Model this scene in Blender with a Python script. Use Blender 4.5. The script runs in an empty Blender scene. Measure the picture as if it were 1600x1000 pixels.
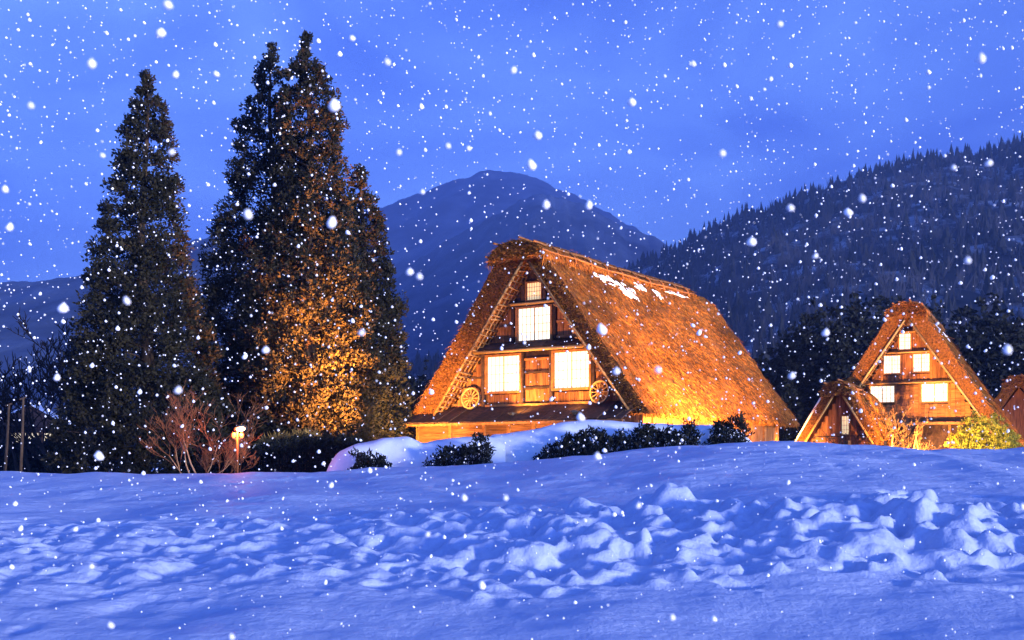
import bpy, math, random
import numpy as np
from mathutils import Vector, Matrix
R = math.radians
scene = bpy.context.scene
COL = scene.collection

# ------------------------------------------------------------------ camera
FPX, HORIZON, EYE = 1733.0, 723.0, 1.7
cam = bpy.data.cameras.new('camera'); cam_o = bpy.data.objects.new('camera', cam); COL.objects.link(cam_o)
cam.sensor_width = 36.0; cam.lens = FPX / 1600 * 36.0; cam.shift_y = (HORIZON - 500) / 1600
cam.clip_start = 0.1; cam.clip_end = 12000
cam.dof.use_dof = True; cam.dof.focus_distance = 40; cam.dof.aperture_fstop = 4.5
cam_o.location = (0, 0, EYE); cam_o.rotation_euler = (R(90), 0, 0)
scene.camera = cam_o

# ------------------------------------------------------------------ sky and sun (last light, low behind the viewer's right shoulder)
SUN_EL, SUN_AZ = 1.1, 132.0            # azimuth clockwise from +Y
world = bpy.data.worlds.new('World'); scene.world = world; world.use_nodes = True
wn = world.node_tree; wn.nodes.clear()
def wnode(t, **k):
    n = wn.nodes.new(t)
    for a, b in k.items(): setattr(n, a, b)
    return n
sky = wnode('ShaderNodeTexSky', sky_type='NISHITA'); sky.sun_disc = False
sky.sun_elevation = R(SUN_EL); sky.sun_rotation = R(SUN_AZ)
sky.ozone_density = 6.0; sky.air_density = 1.0; sky.dust_density = 0.3; sky.altitude = 400
tint = wnode('ShaderNodeMix', data_type='RGBA', blend_type='MULTIPLY'); tint.inputs[0].default_value = 1
tint.inputs[7].default_value = (4.5, 3.2, 3.4, 1)
geo = wnode('ShaderNodeTexCoord'); mp = wnode('ShaderNodeMapping'); mp.inputs['Scale'].default_value = (1.0, 1.0, 2.6)
nz = wnode('ShaderNodeTexNoise'); nz.inputs['Scale'].default_value = 2.7; nz.inputs['Detail'].default_value = 4; nz.inputs['Distortion'].default_value = .6; nz.inputs['Roughness'].default_value = .5
ramp = wnode('ShaderNodeValToRGB'); ramp.color_ramp.elements[0].position = .38; ramp.color_ramp.elements[1].position = .66
ramp.color_ramp.elements[0].color = (.62, .66, .80, 1); ramp.color_ramp.elements[1].color = (1.45, 1.36, 1.12, 1)
cl = wnode('ShaderNodeMix', data_type='RGBA', blend_type='MULTIPLY'); cl.inputs[0].default_value = 1
bg = wnode('ShaderNodeBackground'); bg.inputs['Strength'].default_value = 0.15
out = wnode('ShaderNodeOutputWorld')
L = wn.links.new
L(sky.outputs[0], tint.inputs[6]); L(geo.outputs['Generated'], mp.inputs['Vector']); L(mp.outputs[0], nz.inputs['Vector'])
bw = wnode('ShaderNodeRGBToBW'); blue = wnode('ShaderNodeMix', data_type='RGBA', blend_type='MULTIPLY'); blue.inputs[0].default_value = 1
blue.inputs[7].default_value = (2.95, 5.9, 20.0, 1); hue = wnode('ShaderNodeMix', data_type='RGBA'); hue.inputs[0].default_value = .85   # dusk cloud scatters one blue
L(sky.outputs[0], bw.inputs[0]); L(bw.outputs[0], blue.inputs[6]); L(tint.outputs[2], hue.inputs[6]); L(blue.outputs[2], hue.inputs[7])
L(nz.outputs['Fac'], ramp.inputs[0]); L(hue.outputs[2], cl.inputs[6]); L(ramp.outputs[0], cl.inputs[7])
L(cl.outputs[2], bg.inputs['Color']); L(bg.outputs[0], out.inputs['Surface'])
sun = bpy.data.lights.new('sun', 'SUN'); sun.energy = 2.4; sun.angle = R(7.0); sun.color = (1.0, .93, .84)
sun_o = bpy.data.objects.new('sun', sun); COL.objects.link(sun_o)
sd = Vector((math.sin(R(SUN_AZ)) * math.cos(R(SUN_EL)), math.cos(R(SUN_AZ)) * math.cos(R(SUN_EL)), math.sin(R(SUN_EL))))
sun_o.rotation_euler = sd.to_track_quat('Z', 'Y').to_euler(); sun_o.location = sd * 60
scene.view_settings.view_transform = 'Standard'; scene.view_settings.look = 'None'
scene.view_settings.exposure = 1.5; scene.view_settings.gamma = 1
scene.render.engine = 'CYCLES'
scene.cycles.use_denoising = True; scene.cycles.max_bounces = 5; scene.cycles.volume_bounces = 0
scene.cycles.transparent_max_bounces = 4; scene.cycles.sample_clamp_indirect = 4

# ------------------------------------------------------------------ helpers
rng = np.random.default_rng(7); random.seed(7)
_P = np.random.default_rng(3).permutation(512).astype(np.int64); _P = np.concatenate([_P] * 3)
_G = np.random.default_rng(4).normal(size=(512, 3)); _G /= np.linalg.norm(_G, axis=1)[:, None]
def noise3(x, y, z):
    x, y, z = np.broadcast_arrays(*[np.asarray(a, float) for a in (x, y, z)])
    xi, yi, zi = [np.floor(a).astype(np.int64) for a in (x, y, z)]
    xf, yf, zf = x - xi, y - yi, z - zi
    fu = lambda t: t * t * t * (t * (t * 6 - 15) + 10)
    u, v, w = fu(xf), fu(yf), fu(zf)
    def g(a, b, c):
        h = _P[(_P[(_P[(xi + a) & 511] + yi + b) & 511] + zi + c) & 511]
        d = _G[h]
        return d[..., 0] * (xf - a) + d[..., 1] * (yf - b) + d[..., 2] * (zf - c)
    l = lambda a, b, t: a + (b - a) * t
    return l(l(l(g(0,0,0), g(1,0,0), u), l(g(0,1,0), g(1,1,0), u), v), l(l(g(0,0,1), g(1,0,1), u), l(g(0,1,1), g(1,1,1), u), v), w) * 1.5
def fbm(x, y, z=0.0, o=4, gain=.5):
    s, a = 0, 1.0
    for i in range(o):
        s = s + a * noise3(np.asarray(x) * 2 ** i + 17.3 * i, np.asarray(y) * 2 ** i - 9.1 * i, np.asarray(z) * 2.0 ** i + 5.7 * i); a *= gain
    return s
def sstep(a, b, x):
    t = np.clip((np.asarray(x, float) - a) / (b - a), 0, 1); return t * t * (3 - 2 * t)

def mesh_np(name, V, F, mat, parent=None, smooth=True, uv=None, mi=None):
    """F: (n,3) or (n,4) array, or a list of such arrays."""
    Fs = F if isinstance(F, list) else [F]
    Fs = [np.asarray(f, np.int32) for f in Fs if len(f)]
    me = bpy.data.meshes.new(name); V = np.asarray(V, np.float32)
    me.vertices.add(len(V)); me.vertices.foreach_set('co', V.ravel())
    loops = np.concatenate([f.ravel() for f in Fs]); cnt = np.concatenate([np.full(len(f), f.shape[1], np.int32) for f in Fs])
    me.loops.add(len(loops)); me.loops.foreach_set('vertex_index', loops)
    me.polygons.add(len(cnt)); st = np.concatenate([[0], np.cumsum(cnt)[:-1]]).astype(np.int32)
    me.polygons.foreach_set('loop_start', st); me.polygons.foreach_set('loop_total', cnt)
    if uv is not None:
        ul = me.uv_layers.new(name='UVMap'); ul.data.foreach_set('uv', np.asarray(uv, np.float32)[loops].ravel())
    for m in (mat if isinstance(mat, (list, tuple)) else [mat]): me.materials.append(m)
    if mi is not None: me.polygons.foreach_set('material_index', np.asarray(mi, np.int32))
    me.polygons.foreach_set('use_smooth', np.full(len(cnt), smooth, bool))
    me.update(); me.validate()
    o = bpy.data.objects.new(name, me); COL.objects.link(o)
    if parent: o.parent = parent
    return o
def grid_faces(nr, nc, off=0):
    i = np.arange(nr * nc).reshape(nr, nc) + off
    return np.stack([i[:-1, :-1], i[:-1, 1:], i[1:, 1:], i[1:, :-1]], -1).reshape(-1, 4)

OFS = [0, 0, 0]
class MB:
    def __init__(s): s.v = []; s.f = []
    def box(s, x0, x1, y0, y1, z0, z1, j=0.0):
        n = len(s.v); r = random.uniform
        s.v += [(x + r(-j, j), y + r(-j, j), z + r(-j, j)) for x in (x0, x1) for y in (y0, y1) for z in (z0, z1)]
        s.f += [[n + a for a in q] for q in ((0,1,3,2), (4,6,7,5), (0,4,5,1), (2,3,7,6), (0,2,6,4), (1,5,7,3))]; return s
    def beam(s, p, q, w, h, up=(0, 0, 1)):
        p, q = Vector(p), Vector(q); d = (q - p).normalized(); sx = d.cross(Vector(up)).normalized(); uz = sx.cross(d)
        n = len(s.v)
        for c in (p, q):
            for a, b in ((-1,-1), (1,-1), (1,1), (-1,1)): s.v.append(tuple(c + sx * a * w / 2 + uz * b * h / 2))
        s.f += [[n + a for a in t] for t in ((0,3,2,1), (4,5,6,7), (0,1,5,4), (1,2,6,5), (2,3,7,6), (3,0,4,7))]; return s
    def tube(s, pts, rad, n=6, cap=True):
        pts = [Vector(p) for p in pts]; m = len(pts)
        if not hasattr(rad, '__len__'): rad = [rad] * m
        base = len(s.v)
        for i, p in enumerate(pts):
            d = (pts[min(i + 1, m - 1)] - pts[max(i - 1, 0)]).normalized()
            a = Vector((0, 0, 1)) if abs(d.z) < .9 else Vector((1, 0, 0)); x = d.cross(a).normalized(); y = d.cross(x)
            for k in range(n):
                t = 2 * math.pi * k / n; s.v.append(tuple(p + (x * math.cos(t) + y * math.sin(t)) * rad[i]))
        for i in range(m - 1):
            for k in range(n):
                a, b = base + i * n + k, base + i * n + (k + 1) % n; s.f.append([a, b, b + n, a + n])
        if cap: s.f.append([base + k for k in range(n)][::-1]); s.f.append([base + (m - 1) * n + k for k in range(n)])
        return s
    def ring(s, c, ax, r, w, h, n=24):      # a flat rim: axis ax, mean radius r, radial width w, depth h
        c, ax = Vector(c), Vector(ax).normalized(); a = Vector((0, 0, 1)); x = ax.cross(a).normalized(); y = x.cross(ax)
        b = len(s.v)
        for k in range(n):
            t = 2 * math.pi * k / n; d = x * math.cos(t) + y * math.sin(t)
            for rr, hh in ((r - w/2, -h/2), (r + w/2, -h/2), (r + w/2, h/2), (r - w/2, h/2)): s.v.append(tuple(c + d * rr + ax * hh))
        for k in range(n):
            p, q = b + 4 * k, b + 4 * ((k + 1) % n)
            for m in range(4): s.f.append([p + m, p + (m + 1) % 4, q + (m + 1) % 4, q + m])
        return s
    def poly(s, pts): n = len(s.v); s.v += [tuple(p) for p in pts]; s.f.append(list(range(n, n + len(pts)))); return s
    def prism(s, pts2, y0, y1):             # outline in (x,z), extruded along y
        n = len(s.v); m = len(pts2)
        s.v += [(x, y0, z) for x, z in pts2] + [(x, y1, z) for x, z in pts2]
        s.f.append(list(range(n, n + m))); s.f.append(list(range(n + 2 * m - 1, n + m - 1, -1)))
        for k in range(m): s.f.append([n + (k + 1) % m, n + k, n + m + k, n + m + (k + 1) % m])
        return s
    def build(s, name, mat, parent=None, smooth=False, bevel=0):
        me = bpy.data.meshes.new(name); me.from_pydata([(x + OFS[0], y + OFS[1], z + OFS[2]) for x, y, z in s.v] if any(OFS) else s.v, [], s.f); me.materials.append(mat)
        if smooth: me.polygons.foreach_set('use_smooth', [True] * len(me.polygons))
        me.update(); o = bpy.data.objects.new(name, me); COL.objects.link(o)
        if parent: o.parent = parent
        return o
def tag(o, label=None, cat=None, group=None, kind=None):
    for k, v in (('label', label), ('category', cat), ('group', group), ('kind', kind)):
        if v: o[k] = v
    return o
def thing(name, label, cat, loc=(0, 0, 0), rz=0, group=None):
    o = bpy.data.objects.new(name, None); COL.objects.link(o); o.empty_display_size = .3
    o.location = loc; o.rotation_euler = (0, 0, rz); return tag(o, label, cat, group)
def at(px, Y): return (px - 800) / FPX * Y
def zat(py, Y): return EYE + (HORIZON - py) / FPX * Y

# ------------------------------------------------------------------ materials
def mat(name, c1, c2, scale=(4, 4, 4), rough=.85, bump=.3, bdist=.02, detail=5, uv=False, lo=.35, hi=.65, rand=0.0, spec=.2, c3=None, var=0.0):
    m = bpy.data.materials.new(name); m.use_nodes = True; t = m.node_tree; N = t.nodes; b = N['Principled BSDF']
    b.inputs['Roughness'].default_value = rough; b.inputs['Specular IOR Level'].default_value = spec
    tc = N.new('ShaderNodeTexCoord'); mpp = N.new('ShaderNodeMapping'); mpp.inputs['Scale'].default_value = scale
    t.links.new(tc.outputs['UV' if uv else 'Object'], mpp.inputs['Vector'])
    n = N.new('ShaderNodeTexNoise'); n.inputs['Scale'].default_value = 1; n.inputs['Detail'].default_value = detail; n.inputs['Roughness'].default_value = .62
    t.links.new(mpp.outputs[0], n.inputs['Vector'])
    r = N.new('ShaderNodeValToRGB'); e = r.color_ramp.elements
    e[0].position, e[1].position = lo, hi; e[0].color = (*c1, 1); e[1].color = (*c2, 1)
    if c3: x = e.new((lo + hi) / 2 + .1); x.color = (*c3, 1)
    t.links.new(n.outputs['Fac'], r.inputs[0]); col = r.outputs[0]
    if rand:
        oi = N.new('ShaderNodeObjectInfo'); mr = N.new('ShaderNodeMapRange'); mr.inputs[3].default_value = 1 - rand; mr.inputs[4].default_value = 1 + rand
        mx = N.new('ShaderNodeMix'); mx.data_type = 'RGBA'; mx.blend_type = 'MULTIPLY'; mx.inputs[0].default_value = 1
        t.links.new(oi.outputs['Random'], mr.inputs[0]); t.links.new(col, mx.inputs[6]); t.links.new(mr.outputs[0], mx.inputs[7]); col = mx.outputs[2]
    if var:
        n2 = N.new('ShaderNodeTexNoise'); n2.inputs['Scale'].default_value = .7; n2.inputs['Detail'].default_value = 6; t.links.new(tc.outputs['Object'], n2.inputs['Vector'])
        m2 = N.new('ShaderNodeMapRange'); m2.inputs[1].default_value = .32; m2.inputs[2].default_value = .68; m2.inputs[3].default_value = 1 - var; m2.inputs[4].default_value = 1 + var * .5
        x2 = N.new('ShaderNodeMix'); x2.data_type = 'RGBA'; x2.blend_type = 'MULTIPLY'; x2.inputs[0].default_value = 1
        t.links.new(n2.outputs['Fac'], m2.inputs[0]); t.links.new(col, x2.inputs[6]); t.links.new(m2.outputs[0], x2.inputs[7]); col = x2.outputs[2]
    t.links.new(col, b.inputs['Base Color'])
    if bump:
        bp = N.new('ShaderNodeBump'); bp.inputs['Strength'].default_value = bump; bp.inputs['Distance'].default_value = bdist
        t.links.new(n.outputs['Fac'], bp.inputs['Height']); t.links.new(bp.outputs[0], b.inputs['Normal'])
    return m
def glow(name, col, strength, c2=None, scale=(6, 6, 6)):
    m = mat(name, c2 or col, col, scale, rough=.9, bump=0); b = m.node_tree.nodes['Principled BSDF']
    r = [n for n in m.node_tree.nodes if n.type == 'VALTORGB'][0]
    m.node_tree.links.new(r.outputs[0], b.inputs['Emission Color']); b.inputs['Emission Strength'].default_value = strength
    return m
M = {}
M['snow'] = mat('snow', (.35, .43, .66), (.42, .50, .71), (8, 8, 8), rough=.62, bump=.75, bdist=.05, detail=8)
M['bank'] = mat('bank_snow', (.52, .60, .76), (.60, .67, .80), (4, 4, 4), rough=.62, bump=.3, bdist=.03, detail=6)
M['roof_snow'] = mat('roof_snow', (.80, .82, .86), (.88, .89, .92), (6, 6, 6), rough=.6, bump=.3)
M['flake'] = mat('flake_snow', (.93, .93, .94), (.96, .96, .96), (40, 40, 40), rough=.5, bump=0)
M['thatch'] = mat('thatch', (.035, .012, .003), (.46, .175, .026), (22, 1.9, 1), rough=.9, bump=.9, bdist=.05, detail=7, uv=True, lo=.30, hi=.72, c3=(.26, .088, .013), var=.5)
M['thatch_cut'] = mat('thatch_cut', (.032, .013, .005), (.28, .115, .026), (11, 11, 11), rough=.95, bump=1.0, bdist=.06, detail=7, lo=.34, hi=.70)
M['straw'] = mat('straw', (.05, .016, .004), (.54, .22, .040), (7, 7, 7), rough=.9, bump=0, detail=6, var=.5)
M['wood'] = mat('weathered_wood', (.11, .042, .016), (.30, .125, .042), (16, 16, 1.6), rough=.8, bump=.5, bdist=.01, rand=.35)
M['wood_h'] = mat('weathered_board', (.13, .055, .022), (.34, .155, .058), (1.6, 16, 16), rough=.8, bump=.5, bdist=.01, rand=.3)
M['frame'] = mat('frame_wood', (.20, .080, .026), (.36, .16, .050), (8, 8, 8), rough=.75, bump=.3, bdist=.008, rand=.2)
M['dark'] = mat('dark_wood', (.030, .018, .014), (.075, .042, .030), (7, 7, 7), rough=.85, bump=.5, bdist=.015, rand=.3)
M['bamboo'] = mat('bamboo', (.34, .19, .06), (.50, .30, .10), (2, 14, 14), rough=.5, bump=.2, rand=.2)
M['rope'] = mat('lattice_pole', (.08, .04, .018), (.30, .16, .06), (6, 6, 6), rough=.8, bump=.3, rand=.3)
M['paper'] = glow('lit_paper', (1.0, .93, .74), .52, (.86, .74, .50), (1.1, 1.1, 1.1))  # mottled emission colour paints in the uneven lamp glow behind the paper
M['paper_dim'] = glow('dim_paper', (1.0, .80, .42), .25, (.95, .70, .32), (20, 20, 3))
M['muntin'] = mat('muntin_wood', (.34, .20, .08), (.45, .28, .12), (9, 9, 9), rough=.8, bump=0)
M['cedar'] = mat('cedar_needles', (.004, .006, .005), (.027, .022, .010), (1.8, 1.8, 1.8), rough=.75, bump=0, detail=4)
M['dark_needles'] = mat('dark_needles', (.004, .005, .005), (.012, .015, .011), (2, 2, 2), rough=.8, bump=0)
M['bark'] = mat('bark', (.035, .022, .015), (.09, .06, .04), (10, 10, 2), rough=.9, bump=.6)
M['twig'] = mat('dark_twig', (.016, .012, .012), (.035, .025, .022), (6, 6, 6), rough=.9, bump=0)
M['red_twig'] = mat('red_twig', (.15, .055, .024), (.30, .12, .05), (4, 4, 4), rough=.85, bump=0)
M['pale_twig'] = mat('pale_bark', (.24, .13, .07), (.40, .24, .13), (6, 6, 6), rough=.85, bump=0)
M['orchard_bark'] = mat('orchard_bark', (.055, .030, .016), (.19, .105, .05), (9, 9, 9), rough=.85, bump=0)
M['yellow_leaf'] = mat('yellow_leaf', (.20, .17, .012), (.46, .40, .040), (5, 5, 5), rough=.7, bump=0)
M['grass'] = mat('dry_grass', (.22, .13, .035), (.40, .26, .08), (6, 6, 6), rough=.85, bump=0)
M['metal'] = mat('dark_metal', (.03, .03, .032), (.06, .06, .06), (20, 20, 20), rough=.5, bump=.1)
M['lens'] = glow('lamp_lens', (1.0, .62, .25), 4)
M['lantern'] = glow('lantern_glass', (1.0, .12, .03), 2.6)
M['forest'] = mat('far_forest', (.004, .006, .007), (.014, .016, .018), (.05, .05, .05), rough=.95, bump=0)
M['bare_wood'] = mat('far_bare_trees', (.012, .013, .020), (.042, .044, .060), (.03, .03, .03), rough=.95, bump=0)
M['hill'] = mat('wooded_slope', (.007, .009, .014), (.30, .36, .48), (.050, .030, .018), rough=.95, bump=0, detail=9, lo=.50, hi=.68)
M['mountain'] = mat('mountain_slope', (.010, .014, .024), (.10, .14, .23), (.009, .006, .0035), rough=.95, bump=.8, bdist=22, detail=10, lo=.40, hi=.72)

# ------------------------------------------------------------------ the snow field
CPX = np.array([-900, 0, 300, 515, 650, 760, 800, 900, 1000, 1080, 1165, 1300, 1350, 1420, 1500, 1600, 2300])
CPY = np.array([738, 737, 741, 737, 731, 724, 722, 712, 701, 695, 692, 694, 694, 705, 703, 698, 690])
CREST = 29.0
def crest_z(x): return zat(np.interp(800 + np.asarray(x) / CREST * FPX, CPX, CPY), CREST)
def ground_base(x, y):
    zc = crest_z(x); t = np.clip((np.asarray(y, float) - 10) / (CREST - 10), -.4, 1)
    front = zc * t * (1.3 - .3 * t * t)
    back = 1.0 + (zc - 1.0) * np.exp(-(np.maximum(y - CREST, 0) / 2.6) ** 2)
    return np.where(y < CREST, front, back)
dx = .046
xs = np.arange(-20, 20 + dx, dx); ys = np.concatenate([np.arange(7.6, 12, .08), np.arange(12, 18.5, .036), np.arange(18.5, 35, .075)])
X, Y = np.meshgrid(xs, ys); H = np.zeros_like(X)
H += .10 * fbm(X * .35, Y * .35, 1.0, 3) + .018 * fbm(X * 1.6, Y * 2.4, 5.0, 3)
right = sstep(-3, 4, X)
mid = 15.1 + .5 * fbm(X * .25, 0, 4.4, 2)
band = np.exp(-((Y - mid) / (1.7 + 1.5 * (1 - right))) ** 4) * (.55 + .45 * right)
H += .10 * band * (1.3 - np.abs(fbm(X * 1.1, Y * 1.0, 9.0, 4)) * 2.2) + .05 * band * fbm(X * 2.6, Y * 2.6, 2.0, 3)
def stamp(cx, cy, rx, ry, h, a, p, mode):
    r = max(rx, ry); i0, i1 = np.searchsorted(xs, (cx - r, cx + r)); j0, j1 = np.searchsorted(ys, (cy - r, cy + r))
    if i1 - i0 < 2 or j1 - j0 < 2: return
    x, y = X[j0:j1, i0:i1] - cx, Y[j0:j1, i0:i1] - cy; c, s = math.cos(a), math.sin(a)
    q = ((x * c + y * s) / rx) ** 2 + ((y * c - x * s) / ry) ** 2
    tx, ty = rng.normal(size=2) * .55; d = h * np.maximum(1 - q, 0) ** p * np.clip(1 + (tx * x + ty * y) / r, .25, 1.8)
    if mode: CL[j0:j1, i0:i1] = np.maximum(CL[j0:j1, i0:i1], d)
    else: FT[j0:j1, i0:i1] = np.minimum(FT[j0:j1, i0:i1], -d)
CL = np.zeros_like(X); FT = np.zeros_like(X)
midy = lambda x: 15.1 + .5 * float(fbm(x * .25, 0, 4.4, 2))
for k in range(8000):
    x = rng.uniform(-15, 18); y = midy(x) + rng.normal() * (.85 if x > 1 else 1.4)
    if rng.random() > .22 + .78 * float(sstep(-5, 3, x)): continue
    s = rng.uniform(.05, .15) if rng.random() < .84 or y < 13.4 else rng.uniform(.15, .36)
    stamp(x, y, s * rng.uniform(.9, 1.9), s * rng.uniform(.6, 1.0), s * rng.uniform(.35, .75) * (.32 if x < -1 else 1), rng.uniform(0, 3.1), rng.uniform(.14, .42), True)
for k in range(900):
    x = rng.uniform(-15, 18); y = midy(x) + rng.normal() * 1.2
    stamp(x, y, rng.uniform(.16, .36), rng.uniform(.12, .22), rng.uniform(.06, .20) * (.6 if x < 0 else 1), rng.uniform(0, 3.1), .6, False)
for k in range(240):                                                # scattered crumbs and old prints away from the track
    x, y = rng.uniform(-17, 18), rng.uniform(12.5, 28); s = rng.uniform(.04, .12)
    stamp(x, y, s * 1.6, s, s * .35, rng.uniform(0, 3), .8, rng.random() < .5)
wx, wy = .16 * fbm(X * 2.3, Y * 2.3, 11.0, 3), .12 * fbm(X * 2.3, Y * 2.3, 21.0, 3)
ii = np.clip(((X + wx - xs[0]) / dx).round().astype(int), 0, len(xs) - 1); jj = np.clip(np.searchsorted(ys, Y + wy), 0, len(ys) - 1)
CL, FT = CL[jj, ii], FT[jj, ii]
mx_, my_ = at(1042, 17.2), 17.2                                     # the tall heap in the middle of the field
stamp(mx_, my_, .50, .45, .46, .3, .75, True); stamp(mx_ - .38, my_ + .1, .42, .35, .26, 0, .8, True); stamp(mx_ + .42, my_ - .2, .42, .35, .18, 0, .8, True)
warp = .16 * fbm(X * 3.1, Y * 3.1, 3.0, 3)
H += .92 * CL * (1 + warp * 1.3) + FT + np.where(CL > .02, .05 * fbm(X * 4.5, Y * 4.5, 7.0, 3), 0)
H += .012 * fbm(X * 1.2, Y * 5.5, 2.0, 3) * (1 - band)
ko = np.array([.22, .56, .22])
for a in (0, 1): H = np.apply_along_axis(lambda r: np.convolve(np.pad(r, 1, 'edge'), ko, 'valid'), a, H)
edge = sstep(0, 1.2, X + 20) * sstep(0, 1.2, 20 - X) * sstep(0, .5, Y - 7.6) * sstep(0, 2.5, 35 - Y)
H *= edge
far = 1.35 ** np.arange(1, 24) * 1.0
ox = np.cumsum(np.minimum(far, 420)); ox = ox[ox < 4300]
XS = np.concatenate([(-20 - ox)[::-1], xs, 20 + ox])
YS = np.concatenate([(7.6 - ox[ox < 170])[::-1], ys, 35 + ox])
XX, YY = np.meshgrid(XS, YS); ZZ = ground_base(XX, YY)
na, nb = len(ox), len(ox[ox < 170]); ZZ[nb:nb + len(ys), na:na + len(xs)] += H
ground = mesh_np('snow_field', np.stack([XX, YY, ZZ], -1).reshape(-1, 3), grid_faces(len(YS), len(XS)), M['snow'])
tag(ground, 'blue snow field with a trampled lumpy track across it', 'ground', kind='structure')
def ground_z(x, y): return float(ground_base(np.array(x, float), np.array(y, float)))

# ------------------------------------------------------------------ hills and mountains
def ridge_mesh(name, tabx, taby, Y0, Yr, Yb, m, label, amp, n=(420, 110), pw=1.15, base=1.0, nsc=.01, jag=3):
    px = np.linspace(tabx[0], tabx[-1], n[0]); t = np.concatenate([np.linspace(0, 1, n[1]), np.linspace(1.02, 1.5, 16)])
    PX, T = np.meshgrid(px, t); rz = zat(np.interp(PX, tabx, taby) + jag * fbm(PX * .035, Yr * .01, 1.5, 4), Yr) - base
    YV = Y0 + (Yr - Y0) * T; XV = at(PX, Yr) * (.45 + .55 * YV / Yr)
    prof = np.where(T <= 1, np.clip(T, 0, 1) ** pw, 1 - (T - 1) * 1.2)
    ZV = base - .6 + rz * prof + amp * fbm(XV * nsc, YV * nsc, 3.3, 5) * np.clip(T, 0, 1) * np.clip(1.25 - T, .12, 1)
    o = mesh_np(name, np.stack([XV, YV, ZV], -1).reshape(-1, 3), grid_faces(len(t), n[0]), m)
    tag(o, label, 'hill', kind='structure'); return XV, YV, ZV
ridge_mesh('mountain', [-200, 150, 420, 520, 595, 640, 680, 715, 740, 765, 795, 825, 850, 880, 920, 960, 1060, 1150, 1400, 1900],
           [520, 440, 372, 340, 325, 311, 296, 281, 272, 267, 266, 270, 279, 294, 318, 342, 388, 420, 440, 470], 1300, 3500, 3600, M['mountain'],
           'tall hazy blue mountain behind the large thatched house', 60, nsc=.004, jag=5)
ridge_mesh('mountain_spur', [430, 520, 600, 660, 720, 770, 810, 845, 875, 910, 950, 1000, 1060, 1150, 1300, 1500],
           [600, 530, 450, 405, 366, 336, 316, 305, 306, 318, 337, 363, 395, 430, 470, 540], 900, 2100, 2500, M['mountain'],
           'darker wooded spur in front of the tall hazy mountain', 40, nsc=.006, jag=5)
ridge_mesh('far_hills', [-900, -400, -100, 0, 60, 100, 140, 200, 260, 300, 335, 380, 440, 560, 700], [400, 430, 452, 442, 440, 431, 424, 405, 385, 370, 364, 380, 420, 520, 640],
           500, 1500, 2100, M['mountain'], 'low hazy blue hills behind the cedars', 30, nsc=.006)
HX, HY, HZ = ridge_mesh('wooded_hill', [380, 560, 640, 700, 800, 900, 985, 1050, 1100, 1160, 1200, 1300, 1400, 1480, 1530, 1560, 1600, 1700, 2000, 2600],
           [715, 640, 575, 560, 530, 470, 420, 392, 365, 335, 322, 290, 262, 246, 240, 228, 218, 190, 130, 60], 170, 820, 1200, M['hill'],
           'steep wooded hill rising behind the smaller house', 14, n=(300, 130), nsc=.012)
# forest on that hill, two kinds, each one mass
def cone_trees(P, hts, rads, seed, rows=4, seg=6):
    r = np.random.default_rng(seed); Vs, Fs = [], []; off = 0
    for p, h, w in zip(P, hts, rads):
        for k in range(rows):
            z0 = h * (k / rows * .86 + .05); z1 = h * min(1.0, (k + 1.9) / rows * .86 + .08); ra = w * (1 - k / rows) * r.uniform(.8, 1.15)
            a = np.arange(seg) / seg * 6.283 + r.uniform(0, 6); q = ra * r.uniform(.55, 1.25, seg)
            ring = np.stack([p[0] + np.cos(a) * q, p[1] + np.sin(a) * q, p[2] + z0 - r.uniform(0, .12, seg) * h / rows], -1)
            Vs.append(ring); Vs.append([[p[0] + r.normal() * .05 * w, p[1], p[2] + z1]])
            i = np.arange(seg); Fs.append(np.stack([off + i, off + (i + 1) % seg, np.full(seg, off + seg)], -1)); off += seg + 1
    return np.concatenate(Vs), np.concatenate(Fs)
nr, nc = HX.shape; nT = 130
def hill_points(n, dens, lo=10):
    res = []
    while len(res) < n:
        j, i = rng.integers(lo, nT - 1), rng.integers(0, nc - 1); a, b = rng.random(2)
        p = np.array([HX[j, i] * (1 - a) + HX[j, i + 1] * a, HY[j, i] * (1 - b) + HY[j + 1, i] * b, HZ[j, i] * (1 - b) + HZ[j + 1, i] * b])
        if dens(p) > rng.random(): res.append(p)
    return res
dc = lambda p: float(np.clip(.45 + 1.3 * fbm(p[0] * .010, p[2] * .016, p[1] * .004, 3), .05, 1))
P = hill_points(6500, dc)
P += [np.array([HX[j, i], HY[j, i], HZ[j, i] - .5]) for j in (nT - 4, nT - 2, nT - 1) for i in range(nc) if rng.random() < .8]
hs = [rng.choice([rng.uniform(3, 7), rng.uniform(6, 14)]) * (.65 + .35 * min(1, 500 / p[1])) for p in P]
v, f = cone_trees(P, hs, [h * rng.uniform(.20, .32) for h in hs], 5)
tag(mesh_np('hillside_conifers', v, f, M['forest'], smooth=False), 'dark conifers covering the wooded hill', 'forest', kind='stuff')
P = hill_points(8000, lambda p: 1.05 - dc(p), lo=4); Vs, Fs, off = [], [], 0
for p in P:
    h = rng.uniform(6, 11); k = 7
    tip = p + np.stack([rng.normal(size=k) * h * .20, rng.normal(size=k) * h * .20, h * rng.uniform(.55, 1, k)], -1)
    w = rng.uniform(.16, .34, k)[:, None] * np.array([1, 0, 0]); b = p + rng.normal(size=(k, 3)) * .3
    Vs.append(np.concatenate([b - w, b + w, tip + w * .3])); i = np.arange(k); Fs.append(np.stack([off + i, off + k + i, off + 2 * k + i], -1)); off += 3 * k
tag(mesh_np('hillside_bare_trees', np.concatenate(Vs), np.concatenate(Fs), M['bare_wood'], smooth=False), 'leafless grey woods between the conifers on the hill', 'forest', kind='stuff')

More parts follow.
